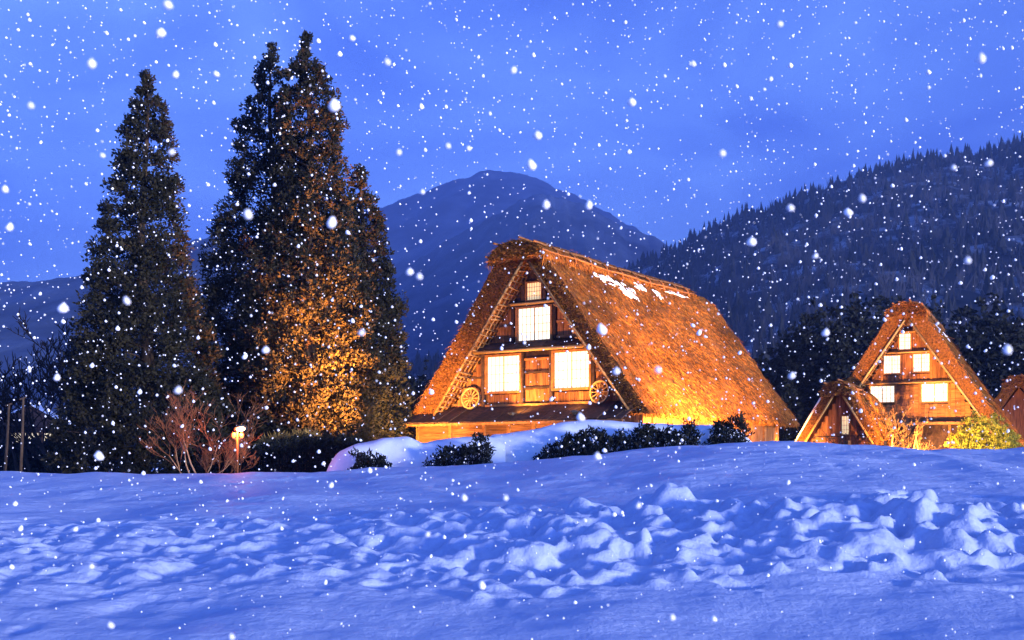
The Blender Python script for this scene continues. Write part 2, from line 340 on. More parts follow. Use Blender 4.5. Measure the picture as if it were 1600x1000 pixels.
# ------------------------------------------------------------------ foliage builder
def leaf_cloud(centres, outs, size, n, ln, wd, seed, up=.35):
    """n narrow leaf blades round every centre; outs = outward direction per centre."""
    r = np.random.default_rng(seed); C = np.repeat(centres, n, 0); O = np.repeat(outs, n, 0); S = np.repeat(size, n)[:, None]
    N = len(C); g = r.normal(size=(N, 3)); g *= np.minimum(1, 1.5 / (np.linalg.norm(g, axis=1)[:, None] + 1e-6)); p = C + g * S * np.array([.46, .46, .40])
    d = O * .7 + r.normal(size=(N, 3)) * .75 + np.array([0, 0, up]); d /= np.linalg.norm(d, axis=1)[:, None]
    s = np.cross(d, r.normal(size=(N, 3))); s /= np.linalg.norm(s, axis=1)[:, None] + 1e-9
    l = (ln * r.uniform(.55, 1.35, N))[:, None]; w = (wd * r.uniform(.6, 1.3, N))[:, None]
    V = np.stack([p, p + d * l * .55 + s * w, p + d * l, p + d * l * .5 - s * w], 1).reshape(-1, 3)
    return V, np.arange(N * 4).reshape(-1, 4)
def cedar(name, label, px, Yd, tip_py, prof, seed, clumps=1150, n=44, m='cedar', group=None, sz=(.26, .52), ln=.15, base_z=1.0):
    """prof: list of (pixel row, half width in pixels) read off the photo, turned into metres at this depth."""
    r = np.random.default_rng(seed); x0 = at(px, Yd); k = Yd / FPX
    h = zat(tip_py, Yd) - base_z
    pz = np.array([zat(a, Yd) - base_z for a, b in prof])[::-1]; pr = np.array([b * k for a, b in prof])[::-1]
    t = thing(name, label, 'tree', (x0, Yd, base_z), 0, group)
    wob = lambda z: np.stack([.10 * np.sin(z * .7 + seed), .10 * np.cos(z * .5 + seed)], -1)
    tz = np.linspace(-.3, h * .97, 14); tw = wob(tz)
    MB().tube([(a[0], a[1], z) for a, z in zip(tw, tz)], [max(.035, .30 * (1 - z / h) + .03) for z in tz], 8).build('trunk', M['bark'], t, True)
    cz = np.linspace(.2, h, 400); w = np.interp(cz, pz, pr) + .12; cdf = np.cumsum(w ** 1.25); cdf /= cdf[-1]
    nc0 = int(clumps * 1.9); z = np.interp(r.random(nc0), cdf, cz); az = r.uniform(0, 6.2832, nc0)
    Rm = np.interp(z, pz, pr) * (1 + .16 * fbm(np.cos(az) * 1.6 + seed, np.sin(az) * 1.6, z * .9, 3))
    rr = np.where(r.random(nc0) < .72, r.uniform(.72, 1.0, nc0), r.uniform(.2, .75, nc0)); rad = Rm * rr
    c = np.stack([np.cos(az) * rad, np.sin(az) * rad, z - .18 * rad * (1 - z / h)], -1); c[:, :2] += wob(z)
    hole = fbm(c[:, 0] * .95, c[:, 1] * .95, c[:, 2] * 1.05 + seed, 2); keep = np.where(hole > -.36)[0][:clumps]; c, az, z = c[keep], az[keep], z[keep]
    outv = np.stack([np.cos(az), np.sin(az), np.full(len(az), .15)], -1)
    size = r.uniform(*sz, len(c)) * (.55 + .45 * np.clip((h - z) / (h * .35), 0, 1))
    V, F = leaf_cloud(c, outv, size, n, ln, ln * .27, seed)
    tipn = 40; tc = np.stack([r.normal(size=tipn) * .07, r.normal(size=tipn) * .07, h - r.random(tipn) * .9], -1); tc[:, :2] += wob(tc[:, 2]) * np.clip((h - tc[:, 2:]) , .2, 1)
    V2, F2 = leaf_cloud(tc, np.stack([np.cos(np.arange(tipn)), np.sin(np.arange(tipn)), np.ones(tipn)], -1), np.full(tipn, .14), 16, ln * .8, ln * .2, seed + 1, .9)
    crown = mesh_np('crown', np.concatenate([V, V2]), np.concatenate([F, F2 + len(V)]), M[m], t, False)
    b = MB()
    for i in r.choice(len(c), 90, replace=False):
        q = c[i] * .93; zz = max(.3, q[2] - .12 * np.hypot(q[0], q[1])); a = wob(np.array(zz))
        b.tube([(a[0], a[1], zz), ((q[0] + a[0]) / 2, (q[1] + a[1]) / 2, (zz + q[2]) / 2 + .08), tuple(q)], [.045, .03, .012], 4, False)
    tag(b.build('limbs', M['bark'], t, True), kind='stuff')
    return t
G = 'tall cedars standing beside the large thatched house'
cedar('cedar_tree', 'lone dark pointed cedar standing apart on the snow, darkest of the tall cedars', 226, 41.0, 110,
      [(112, 4), (150, 15), (185, 30), (240, 42), (300, 53), (350, 61), (400, 68), (450, 84), (520, 100), (600, 124), (680, 140), (745, 140)], 11, 2000, 48, group=G)
cedar('cedar_tree', 'tallest cedar in the middle of the lit clump, orange floodlit foliage on its front', 482, 43.0, 56,
      [(58, 4), (90, 18), (130, 38), (180, 50), (240, 52), (300, 54), (370, 70), (450, 100), (550, 116), (650, 116), (745, 105)], 12, 2200, 48, group=G)
cedar('cedar_tree', 'second tallest cedar, crowding the tallest one on the side of the lone cedar', 425, 45.2, 70,
      [(72, 4), (100, 14), (150, 28), (200, 48), (270, 72), (340, 86), (400, 100), (500, 104), (600, 98), (745, 90)], 13, 2000, 46, group=G)
cedar('cedar_tree', 'shortest cedar of the clump, close beside the large thatched house', 564, 44.8, 262,
      [(264, 4), (300, 18), (350, 30), (400, 38), (450, 52), (520, 68), (600, 80), (660, 78), (745, 62)], 14, 1350, 46, group=G)

# ------------------------------------------------------------------ dark nearer woods behind the houses (one mass each)
def wood_mass(name, label, spots, seed, mm='dark_needles'):
    Vs, Fs, off = [], [], 0; r = np.random.default_rng(seed)
    for (px, Yd, top, hw) in spots:
        x0 = at(px, Yd); h = zat(top, Yd) - 1.0; w = hw * Yd / FPX; nn = 150
        z = h * (1 - np.sqrt(r.random(nn))) * .98; az = r.uniform(0, 6.28, nn); rad = w * (1 - z / h) ** .8 * r.uniform(.45, 1.1, nn)
        c = np.stack([x0 + np.cos(az) * rad, Yd + np.sin(az) * rad, 1.0 + z], -1)
        V, F = leaf_cloud(c, np.stack([np.cos(az), np.sin(az), np.zeros(nn)], -1), r.uniform(.5, 1.0, nn) * w * .32, 16, w * .26, w * .075, seed + off, .1)
        Vs.append(V); Fs.append(F + off); off += len(V)
    return tag(mesh_np(name, np.concatenate(Vs), np.concatenate(Fs), M[mm], None, False), label, 'woods', kind='stuff')
sp = []
for px in np.arange(1150, 1700, 13):
    top = np.interp(px, [1150, 1185, 1220, 1260, 1330, 1400, 1460, 1520, 1600, 1700], [610, 545, 495, 455, 430, 436, 450, 440, 458, 450])
    for q in range(5): sp.append((px + rng.uniform(-8, 8), rng.uniform(88, 130), top + rng.uniform(-8, 45) + 30 * q, rng.uniform(26, 44)))
wood_mass('dark_woods', 'near black conifer woods behind the smaller thatched house', sp, 31)
sp = [(px + rng.uniform(-6, 6), rng.uniform(80, 105), np.interp(px, [600, 650, 700, 760, 820], [590, 560, 552, 590, 620]) + rng.uniform(-10, 30), rng.uniform(18, 32)) for px in np.arange(590, 800, 13)]
wood_mass('valley_woods', 'small dark woods between the cedars and the large house', sp, 32)
sp = [(px + rng.uniform(-6, 6), rng.uniform(70, 95), np.interp(px, [-80, 0, 20, 75, 90, 110], [640, 655, 682, 682, 655, 640]) + rng.uniform(-12, 20), rng.uniform(16, 30)) for px in np.arange(-80, 110, 11)]
wood_mass('field_edge_scrub', 'low dark scrub at the field edge under the bare tree', sp, 33)

# ------------------------------------------------------------------ thatched roofs
class Roof:
    def __init__(s, half, eave, sh_u, sh_w, apex, thick, L, au, ic=0.0, isl=None):
        s.half, s.eave, s.sh_u, s.sh_w, s.apex, s.t, s.L, s.au, s.ic = half, eave, sh_u, sh_w, apex, thick, L, au, ic
        s.sl = (sh_w - eave) / (half - sh_u); s.isl = isl or s.sl; s.ih = half - thick; s.ia = eave + s.ih * s.isl
    def clip(s, u, m=.03): return s.eave + (s.ih - abs(u - s.au - s.ic)) * s.isl - m
def resample(p, n):
    p = np.asarray(p, float); d = np.concatenate([[0], np.cumsum(np.linalg.norm(np.diff(p, axis=0), axis=1))]); q = np.linspace(0, d[-1], n)
    return np.stack([np.interp(q, d, p[:, k]) for k in range(p.shape[1])], -1), q
def thatched_roof(parent, rf, seed, res=.11, straws=14000, snow=()):
    r = np.random.default_rng(seed)
    h = [(rf.half, rf.eave), (rf.half * .62 + rf.sh_u * .38, rf.eave * .62 + rf.sh_w * .38 - .06), (rf.sh_u, rf.sh_w), (rf.sh_u * .55, rf.apex - .16), (0, rf.apex - .1)]
    outer = [(-u, w) for u, w in h] + [(u, w) for u, w in h[::-1][1:]]
    ih, ic, ia = rf.ih, rf.ic, rf.ia
    inner = [(ic - ih, rf.eave), (ic, ia), (ic + ih, rf.eave)]
    n = int(2 * math.hypot(rf.half, rf.apex - rf.eave) / res); n += (n + 1) % 2
    O, so = resample(outer, n); I, _ = resample(inner, n); nv = int(rf.L / res) + 1; vs = np.linspace(0, rf.L, nv)
    V, F, U, MI = [], [], [], []; off = 0
    def disp(p):
        q = p + seed * 3.1; a = .055; b = .028
        return np.stack([a * fbm(q[..., 0] * 1.1, q[..., 1] * .8, q[..., 2] * 1.1, 2) + b * noise3(q[..., 0] * 5, q[..., 1] * 6, q[..., 2] * 5),
                         b * 1.3 * noise3(q[..., 0] * 6, q[..., 1] * 3 + 40, q[..., 2] * 6),
                         a * fbm(q[..., 0] * 1.1 + 9, q[..., 1] * .8, q[..., 2] * 1.1, 2) + b * noise3(q[..., 0] * 5 + 30, q[..., 1] * 6, q[..., 2] * 5)], -1)
    def patch(Pt, Uv, mi, flip=False):
        nonlocal off
        a, b = Pt.shape[:2]; P2 = Pt + disp(Pt); P2[..., 0] += rf.au
        V.append(P2.reshape(-1, 3)); U.append(Uv.reshape(-1, 2)); f = grid_faces(a, b, off)
        F.append(f[:, ::-1] if flip else f); MI.append(np.full(len(f), mi)); off += a * b
    def ext(prof, s):
        vv, ii = np.meshgrid(vs, np.arange(len(prof)), indexing='ij'); p = prof[ii]
        ss = np.abs(s - s[-1] / 2)[ii]
        return np.stack([p[..., 0], vv, p[..., 1]], -1), np.stack([vv, ss], -1)
    a, b = ext(O, so); patch(a, b, 0, True); a, b = ext(I, so); patch(a, b, 0)
    for vend, fl in ((0.0, False), (rf.L, True)):
        k = np.linspace(0, 1, 9)[:, None, None]; p = O[None] * (1 - k) + I[None] * k
        patch(np.stack([p[..., 0], np.full(p.shape[:2], vend), p[..., 1]], -1), p * 1.0, 1, fl)
    for sgn in (-1, 1):
        k = np.linspace(0, 1, 9)[:, None]; u = sgn * (rf.half * (1 - k) + ih * k) + ic * k + 0 * vs[None]; vv = vs[None] + 0 * k
        patch(np.stack([u, vv, np.full(u.shape, rf.eave)], -1), np.stack([u, vv], -1), 1, sgn < 0)
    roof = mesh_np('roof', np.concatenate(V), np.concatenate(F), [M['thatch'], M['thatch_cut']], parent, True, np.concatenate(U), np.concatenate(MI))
    # loose straw standing off the slopes, the cut verge and the eaves
    Vs = []
    def blades(p, d, l, w):
        s = np.cross(d, r.normal(size=d.shape)); s /= np.linalg.norm(s, axis=1)[:, None] + 1e-9
        Vs.append(np.stack([p - s * w, p + s * w, p + d * l + s * w * .4, p + d * l - s * w * .4], 1).reshape(-1, 3))
    m = straws; i = r.integers(0, n - 1, m); vv = r.uniform(0, rf.L, m); fr = r.random(m)[:, None]; p = O[i] * (1 - fr) + O[i + 1] * fr
    sg = np.sign(p[:, 0]); nrm = np.stack([sg * math.sin(math.atan(rf.sl)), np.zeros(m), np.full(m, math.cos(math.atan(rf.sl)))], -1)
    dn = np.stack([sg * math.cos(math.atan(rf.sl)), np.zeros(m), -np.full(m, math.sin(math.atan(rf.sl)))], -1)
    d = dn + r.normal(size=(m, 3)) * np.array([.16, .22, .16]) + nrm * r.uniform(-.02, .22, m)[:, None]; d /= np.linalg.norm(d, axis=1)[:, None]
    blades(np.stack([p[:, 0] + rf.au, vv, p[:, 1]], -1) + nrm * .03, d, r.uniform(.10, .45, m)[:, None], r.uniform(.005, .014, m)[:, None])
    m = straws // 2; i = r.integers(0, n, m); k = r.random(m)[:, None]; p = O[i] * (1 - k) + I[i] * k
    d = np.stack([r.normal(size=m) * .5, -np.ones(m), r.normal(size=m) * .5 - .3], -1); d /= np.linalg.norm(d, axis=1)[:, None]
    blades(np.stack([p[:, 0] + rf.au, np.full(m, .02), p[:, 1]], -1), d, r.uniform(.04, .16, m)[:, None], r.uniform(.006, .014, m)[:, None])
    m = straws // 4; sg = np.where(r.random(m) < .5, -1, 1); u = sg * (rf.half - r.random(m) * rf.t)
    d = np.stack([sg * r.uniform(-.1, .7, m), r.normal(size=m) * .3, -np.ones(m)], -1); d /= np.linalg.norm(d, axis=1)[:, None]
    blades(np.stack([u + rf.au, r.uniform(0, rf.L, m), np.full(m, rf.eave + .03)], -1), d, r.uniform(.05, .20, m)[:, None], r.uniform(.006, .014, m)[:, None])
    SV = np.concatenate(Vs); tag(mesh_np('loose_straw', SV, np.arange(len(SV)).reshape(-1, 4), M['straw'], roof, False), kind='stuff')
    # ridge cap: a thick saddle of straw tied down along the ridge
    cw, ch = rf.sh_u * 1.10, rf.apex - rf.sh_w + .18; a = np.linspace(-.16, math.pi + .16, 25); vv = np.linspace(-.32, rf.L + .2, nv)
    VV, A = np.meshgrid(vv, a, indexing='ij'); bul = 1 + .07 * noise3(VV * .9, A * .8, seed * 1.7) + .05 * noise3(VV * 3.2, A * 2.1, seed * .7)
    tap = 1 - .72 * sstep(rf.L - 2.6, rf.L + .2, VV); sagz = -.10 * np.sin(np.clip(VV / rf.L, 0, 1) * math.pi) + .05 * noise3(VV * .5, seed * 2.2, 0)
    Pt = np.stack([rf.au - np.cos(A) * cw * bul * (.35 + .65 * tap), VV + .05 * noise3(A * 4, VV, seed), rf.sh_w - .02 + np.sin(A) * ch * bul * tap + sagz], -1)
    cv = Pt.reshape(-1, 3); cf = grid_faces(nv, 25)[:, ::-1]; CP = Pt; ce = np.array([[rf.au, -.30, rf.sh_w - .05], [rf.au, rf.L + .18, rf.sh_w - .05]])
    nb_ = len(cv); t1 = [[nb_, i + 1, i] for i in range(24)] + [[nb_ + 1, (nv - 1) * 25 + i, (nv - 1) * 25 + i + 1] for i in range(24)]
    uvc = np.concatenate([np.stack([VV * 1.0, A * 1.0], -1).reshape(-1, 2), [[0, 0], [0, 0]]])
    cap = mesh_np('ridge_cap', np.concatenate([cv, ce]), [cf, np.array(t1)], [M['thatch'], M['thatch_cut']], roof, True, uvc, np.concatenate([np.zeros(len(cf)), np.ones(48)]))
    Vs.clear(); m = straws // 3; i0 = r.integers(0, nv, m); j0 = r.integers(1, 24, m); p = CP[i0, j0]; tg_ = CP[i0, j0 + 1 * (j0 < 24)] - CP[i0, j0 - 1]
    d = tg_ * np.where(j0 > 12, 1, -1)[:, None]; d /= np.linalg.norm(d, axis=1)[:, None]; d += r.normal(size=(m, 3)) * np.array([.12, .25, .2]); d /= np.linalg.norm(d, axis=1)[:, None]
    blades(p + np.array([0, 0, .01]), d, r.uniform(.12, .4, m)[:, None], r.uniform(.007, .016, m)[:, None])
    m = straws // 6; an_ = r.uniform(0, math.pi, m); q_ = np.sqrt(r.random(m))
    d = np.stack([r.normal(size=m) * .45, -np.ones(m), r.normal(size=m) * .4 - .25], -1); d /= np.linalg.norm(d, axis=1)[:, None]
    blades(np.stack([rf.au - np.cos(an_) * cw * q_, np.full(m, -.30), rf.sh_w + np.sin(an_) * ch * q_], -1), d, r.uniform(.06, .26, m)[:, None], r.uniform(.007, .016, m)[:, None])
    SV = np.concatenate(Vs); tag(mesh_np('ridge_straw', SV, np.arange(len(SV)).reshape(-1, 4), M['straw'], roof, False), kind='stuff')
    for k, an in enumerate((.28, .95, 1.75, 2.45, 2.86)):
        p = [(rf.au - math.cos(an) * cw * 1.06, q, rf.sh_w + math.sin(an) * ch * 1.07 + .03 * math.sin(q * 1.7 + k) - .10 * math.sin(min(max(q / rf.L, 0), 1) * math.pi)) for q in np.linspace(-.5 - .2 * (k % 2), rf.L - 2.3, 12)]
        MB().tube(p, .04, 6).build('ridge_pole', M['wood'], roof, True)
    for q in np.arange(.5, rf.L - 2.5, 1.25):
        p = [(rf.au - math.cos(t) * cw * 1.09, q + .05 * math.sin(t * 3), rf.sh_w + math.sin(t) * ch * 1.11 - .10 * math.sin(q / rf.L * math.pi)) for t in np.linspace(.02, 3.12, 9)]
        MB().tube(p, .04, 5).build('ridge_tie', M['wood'], roof, True)
    # snow lying in patches on the right-hand slope: (v, distance below ridge shoulder, length, width, seed)
    ln_ = math.hypot(rf.half - rf.sh_u, rf.sh_w - rf.eave); du, dw = (rf.half - rf.sh_u) / ln_, -(rf.sh_w - rf.eave) / ln_
    for (v0, s0, a0, b0, sd_) in snow:
        g = 44; q = np.linspace(-1, 1, g); A_, B_ = np.meshgrid(q, q)
        hh = .62 - (A_ ** 2 + B_ ** 2) * .9 + 1.35 * fbm(A_ * 2.0 + sd_ * 7, B_ * 1.5, sd_ * 3.0, 4); th = .07 * np.sqrt(np.clip(hh, 0, 1))
        vv = v0 + A_ * a0 + B_ * .25 * a0; ss = s0 + B_ * b0
        Pp = np.stack([rf.au + rf.sh_u + ss * du + (.02 + th) * (-dw), vv, rf.sh_w + ss * dw + (.02 + th) * du], -1)
        fs = grid_faces(g, g); ok = (hh.ravel()[fs] > .02).all(1); fs = fs[ok]
        used = np.unique(fs); mp_ = np.full(g * g, -1); mp_[used] = np.arange(len(used))
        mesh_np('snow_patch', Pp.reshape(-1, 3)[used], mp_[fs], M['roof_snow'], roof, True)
    return roof

def window(parent, u0, u1, w0, w1, v, sash=2, paper='paper', fw=.09, bars=None, muntin=True):
    b = MB()
    b.box(u0 - fw, u0, v - .09, v + .03, w0 - fw, w1 + fw, .006); b.box(u1, u1 + fw, v - .09, v + .03, w0 - fw, w1 + fw, .006)
    b.box(u0 + .002, u1 - .002, v - .088, v + .028, w1, w1 + fw - .004, .003); b.box(u0 + .002, u1 - .002, v - .105, v + .028, w0 - fw, w0, .003)
    win = b.build('window', M['frame'], parent)
    d = (u1 - u0) / sash
    for k in range(sash):
        a, c = u0 + k * d, u0 + (k + 1) * d
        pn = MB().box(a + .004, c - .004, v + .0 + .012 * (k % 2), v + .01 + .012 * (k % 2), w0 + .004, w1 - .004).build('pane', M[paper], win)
        mb = MB()
        for q in (a + .012, c - .012): mb.box(q - .010, q + .010, v - .014, v - .002, w0, w1)
        if muntin:
            nn = bars or 4
            for q in range(1, nn): x = a + (c - a) * q / nn; mb.box(x - .008, x + .008, v - .011, v - .002, w0, w1)
            for q in range(1, 4): z = w0 + (w1 - w0) * q / 4; mb.box(a, c, v - .009, v - .001, z - .007, z + .007)
        mb.build('muntin', M['muntin'], win)
    return win
def planks(parent, u0, u1, w0, w1, v, wd=.20, m='wood', clip=None, name='plank', horiz=False):
    """Individual boards, each its own mesh; clip(u) gives the highest w that is still under the thatch."""
    if horiz:
        w = w0
        while w < w1 - .03:
            b = min(w1, w + wd * random.uniform(.85, 1.15)); MB().box(u0, u1, v - random.uniform(.02, .045), v + .02, w + .008, b - .004, .004).build(name, M[m], parent); w = b
        return
    u = u0
    while u < u1 - .03:
        b = min(u1, u + wd * random.uniform(.82, 1.18)); top = w1
        if clip: top = min(w1, clip(u + .0), clip(b)) if w0 < min(clip(u), clip(b)) else None
        if top is not None and top - w0 > .06: MB().box(u + .005, b - .005, v - random.uniform(.018, .045), v + .02, w0 + random.uniform(0, .01), top - random.uniform(0, .02), .003).build(name, M[m], parent)
        u = b
def floodlight(label, loc, target, power, spot=70, blend=.6, col=(1.0, .45, .10), base=None):
    loc = Vector(loc); tg = Vector(target); gz = base if base is not None else ground_z(loc.x, loc.y)
    t = thing('floodlight', label, 'floodlight', (loc.x, loc.y, gz), 0, 'floodlights on the ground behind the snow banks')
    d = (tg - loc).normalized(); q = d.to_track_quat('-Z', 'Y'); hz = loc.z - gz
    b = MB().box(-.14, .14, -.10, .10, -.02, .16) if base is None else MB().box(-.09, .09, -.05, .05, -.02, .08); hs_ = b.build('housing', M['metal'], t); hs_.location = (0, 0, hz); hs_.rotation_euler = q.to_euler()
    ln_ = (MB().box(-.12, .12, -.085, .085, -.026, -.021) if base is None else MB().box(-.075, .075, -.04, .04, -.026, -.021)).build('lens', M['lens'], t); ln_.location = (0, 0, hz); ln_.rotation_euler = q.to_euler()
    MB().tube([(0, 0, -.1 if base is None else -.02), (0, 0, hz - .02)], .025, 6).build('stake', M['metal'], t)
    MB().beam((-.16, 0, hz), (.16, 0, hz), .03, .03).build('bracket', M['metal'], t)
    li = bpy.data.lights.new('flood_beam', 'SPOT'); li.energy = power; li.color = col; li.spot_size = R(spot); li.spot_blend = blend; li.shadow_soft_size = .08
    lo = bpy.data.objects.new('flood_beam', li); COL.objects.link(lo); lo.parent = t; lo.location = Vector((0, 0, hz)) + d * .06; lo.rotation_euler = q.to_euler()
    return t

# ------------------------------------------------------------------ the large thatched house
h1 = thing('thatched_house', 'large steep thatched farmhouse with lit paper windows and snow near its ridge', 'house', (.38, 41.9, 1.0), R(-34.5))
rf = Roof(5.47, 2.45, 1.15, 8.36, 8.88, .97, 14.8, -.05, .27, 1.35)
thatched_roof(h1, rf, 1, .105, 24000, snow=[(3.9, .45, .8, .34, 1), (5.2, .85, .9, .50, 2), (6.9, .35, .55, .24, 3), (8.4, .50, .34, .30, 5), (10.6, .10, 1.3, .14, 4)])
WV, GU = .7, .50
clip = lambda u: rf.clip(u + GU)
b = MB(); b.prism([(rf.au - 4.5, 0), (rf.au + 4.5, 0), (rf.au + 4.5, 2.3), (rf.au + .1, 8.15), (rf.au - .1, 8.15), (rf.au - 4.5, 2.3)], WV + .05, WV + .15)
gw = b.build('gable_wall', M['dark'], h1); OFS[0] = GU
for (u0, u1, w0, w1, wd) in ((-4.7, -2.78, 2.9, 4.98, .22), (2.26, 4.4, 2.9, 4.98, .22), (-2.58, -1.0, 2.98, 3.36, .17), (.52, 2.08, 2.98, 3.36, .17), (-.80, .32, 3.06, 3.52, .17), (-.80, .32, 3.60, 4.12, .16), (-.80, .32, 4.20, 4.62, .18),
                             (-3.2, -1.42, 5.38, 6.66, .21), (.66, 2.3, 5.38, 6.66, .21), (-1.6, -.80, 6.92, 8.2, .2), (.04, 1.0, 6.92, 8.2, .2), (-.80, .04, 7.66, 8.2, .2)):
    planks(gw, u0, u1, w0, w1, WV, wd, 'dark' if w0 > 6.8 else 'wood', clip)
window(h1, -.72, -.04, 6.92, 7.58, WV - .03, 1, 'paper_dim', .05, bars=6)
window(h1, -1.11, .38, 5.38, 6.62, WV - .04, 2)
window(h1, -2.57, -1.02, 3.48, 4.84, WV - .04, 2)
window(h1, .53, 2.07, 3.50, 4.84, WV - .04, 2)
def post(u, w0, w1, v=WV - .06, s=.13, m='dark', name='post', parent=h1): return MB().box(u - s / 2, u + s / 2, v - s / 2, v + s / 2, w0, w1, .008).build(name, M[m], parent)
for u, a, c in ((-2.76, 2.9, 4.98), (-.90, 2.95, 4.95), (.41, 2.95, 4.95), (2.25, 2.9, 4.98), (-1.33, 5.38, 6.72), (.57, 5.38, 6.72), (-.86, 6.9, 7.9), (.12, 6.9, 7.9)): post(u, a, c)
for u0, u1, w, m in ((-3.6, -2.84, 4.05, 'dark'), (2.33, 3.3, 4.10, 'dark'), (-.82, .33, 3.56, 'dark'), (-.82, .33, 4.16, 'dark'), (-.82, .33, 4.66, 'frame'), (-2.5, -1.4, 6.02, 'dark'), (.64, 1.55, 6.02, 'frame'), (.64, 2.0, 5.45, 'frame')):
    MB().box(u0, u1, WV - .085, WV - .02, w - .04, w + .04, .006).build('rail', M[m], h1)
MB().tube([(-2.0, WV - .16, 6.80), (-.3, WV - .16, 6.79), (1.25, WV - .16, 6.81)], .055, 7).build('bamboo_pole', M['bamboo'], h1, True)
MB().tube([(-3.05, WV - .62, 4.98), (-.4, WV - .62, 4.97), (2.55, WV - .62, 4.96)], .06, 7).build('bamboo_pole', M['bamboo'], h1, True)
MB().box(-2.2, 1.6, WV - .14, WV - .02, 6.68, 6.74, .01).build('beam', M['dark'], h1)
# narrow board eave between the two storeys
se = MB().box(-3.0, 2.5, WV - .02, WV + .02, 5.0, 5.36).build('storey_eave', M['dark'], h1)
u = -3.05
while u < 2.5:
    n = min(2.55, u + random.uniform(.26, .36)); j = random.uniform(-.012, .012)
    MB().beam(((u + n) / 2, WV + .02, 5.37 + j), ((u + n) / 2, WV - .58, 5.07 + j), n - u - .012, .035).build('board', M['dark'], se); u = n
for u in np.arange(-2.9, 2.5, .74): MB().beam((u, WV, 5.0), (u, WV - .56, 5.0), .06, .06).build('bracket', M['frame'], h1)
for u0, u1, w0, w1 in ((-2.62, -.92, 2.84, 2.97), (-.90, .42, 2.80, 2.96), (.44, 2.12, 2.86, 2.98)): MB().box(u0, u1, WV - .17, WV - .03, w0, w1, .01).build('sill_beam', M['frame'], h1)
OFS[0] = 0
# lattice of poles lashed under both verges
for sgn, nm in ((-1, 30), (1, 30)):
    p0 = Vector((rf.au + rf.ic + sgn * (rf.ih - .06), -.12, rf.eave + .05)); p1 = Vector((rf.au + rf.ic + sgn * .12, -.12, rf.eave + (rf.ih - .18) * rf.isl))
    la = MB().tube([(*p0.xy, p0.z), (*p1.xy, p1.z)], .05, 6); la = la.build('verge_lattice', M['rope'], h1, True)
    for vv in (.26, .50, .74): MB().tube([p0 + Vector((-sgn * .03, vv, -.04)), p1 + Vector((-sgn * .03, vv, -.04))], .032, 5).build('lattice_pole', M['rope'], la, True)
    for k in range(nm):
        q = p0.lerp(p1, (k + .5 + random.uniform(-.3, .3)) / nm); MB().tube([q + Vector((-sgn * .06, random.uniform(-.14, .0), -.06 + random.uniform(-.06, .06))), q + Vector((-sgn * .06, random.uniform(.62, .82), -.06 + random.uniform(-.09, .09)))], random.uniform(.018, .036), 5).build('rung', M['rope'], la, True)
# board pent roof along the foot of the gable
PT, PE = (WV - .02, 2.93), (-.85, 2.25)
pr = MB().box(-4.9, 4.5, WV - .06, WV, 2.80, 2.95).build('pent_roof', M['dark'], h1)
u = -5.85
while u < 4.75:
    n = min(4.75, u + random.uniform(.28, .40)); um = (u + n) / 2; j = random.uniform(-.014, .014)
    f = min(1.0, max(.10, (um + 6.0) / 1.15)) if um < -4.8 else 1.0
    top = (PE[0] + (PT[0] - PE[0]) * f, PE[1] + (PT[1] - PE[1]) * f)
    MB().beam((um, top[0], top[1] + j), (um, PE[0] - random.uniform(0, .04), PE[1] + j), n - u - .01, .04).build('board', M['dark'], pr); u = n
MB().box(-5.9, 4.78, PE[0] - .03, PE[0] + .03, PE[1] - .12, PE[1] - .03, .008).build('fascia', M['frame'], pr)
for u in np.arange(-5.6, 4.7, .62): MB().beam((u, PT[0], PT[1] - .11), (u, PE[0] + .04, PE[1] - .11), .06, .08).build('rafter', M['frame'], pr)
# ground floor wall below it
lw = MB().box(-5.25, 4.7, .34, .44, 0, 2.3).build('lower_wall', M['dark'], h1)
pu = [-5.3, -3.62, -1.97, -.8, .36, 1.38, 2.6, 3.8, 4.75]
for a, c in zip(pu[:-1], pu[1:]): planks(lw, a + .06, c - .06, .1, 2.22, .33, .26, 'wood_h', horiz=True)
for u in pu: post(u, 0, 2.2, .30, .15, 'frame')
# side and back walls, eave posts
for s_ in (-1, 1):
    u = rf.au + s_ * 4.35; sw = MB().box(u - .06, u + .06, .5, 14.6, 0, 2.6).build('side_wall', M['dark'], h1)
    for q in np.arange(.6, 14.6, 1.55): post(u + s_ * .10, 0, 2.42, q, .16, 'frame')
    v_ = .6
    while v_ < 14.2:
        n = v_ + random.uniform(.25, .36); MB().box(u + s_ * .07, u + s_ * .09, v_ + .01, n - .01, .1, 2.4, .004).build('plank', M['wood'], sw); v_ = n
MB().prism([(rf.au - 4.3, 0), (rf.au + 4.3, 0), (rf.au + 4.3, 2.5), (rf.au, 8.0), (rf.au - 4.3, 2.5)], 14.5, 14.6).build('back_wall', M['dark'], h1)
# little gabled porch at the right end of the pent roof
po = MB(); pc, pw_, pz0, pz1 = 4.75, 1.35, 2.10, 2.72; OFS[1] = 1.42
for s_ in (-1, 1): po.beam((pc, -.5, pz1), (pc + s_ * pw_, -.5, pz0), 1.7, .07, up=(0, 1, 0)) if False else po.prism([(pc, pz1), (pc + s_ * pw_ * (1 if s_ < 0 else .3), pz0 if s_ < 0 else pz1 - .19), (pc + s_ * pw_ * (1 if s_ < 0 else .3), pz0 + .07 if s_ < 0 else pz1 - .12), (pc, pz1 + .08)][::s_], -1.35, -.8)
po = po.build('porch_roof', M['wood_h'], h1)
for s_ in (-1,): MB().prism([(pc, pz1 - .12), (pc + s_ * (pw_ + .05), pz0 - .13), (pc + s_ * (pw_ + .05), pz0 + .06), (pc, pz1 + .075)][::s_], -1.42, -1.352).build('bargeboard', M['bamboo'], po)
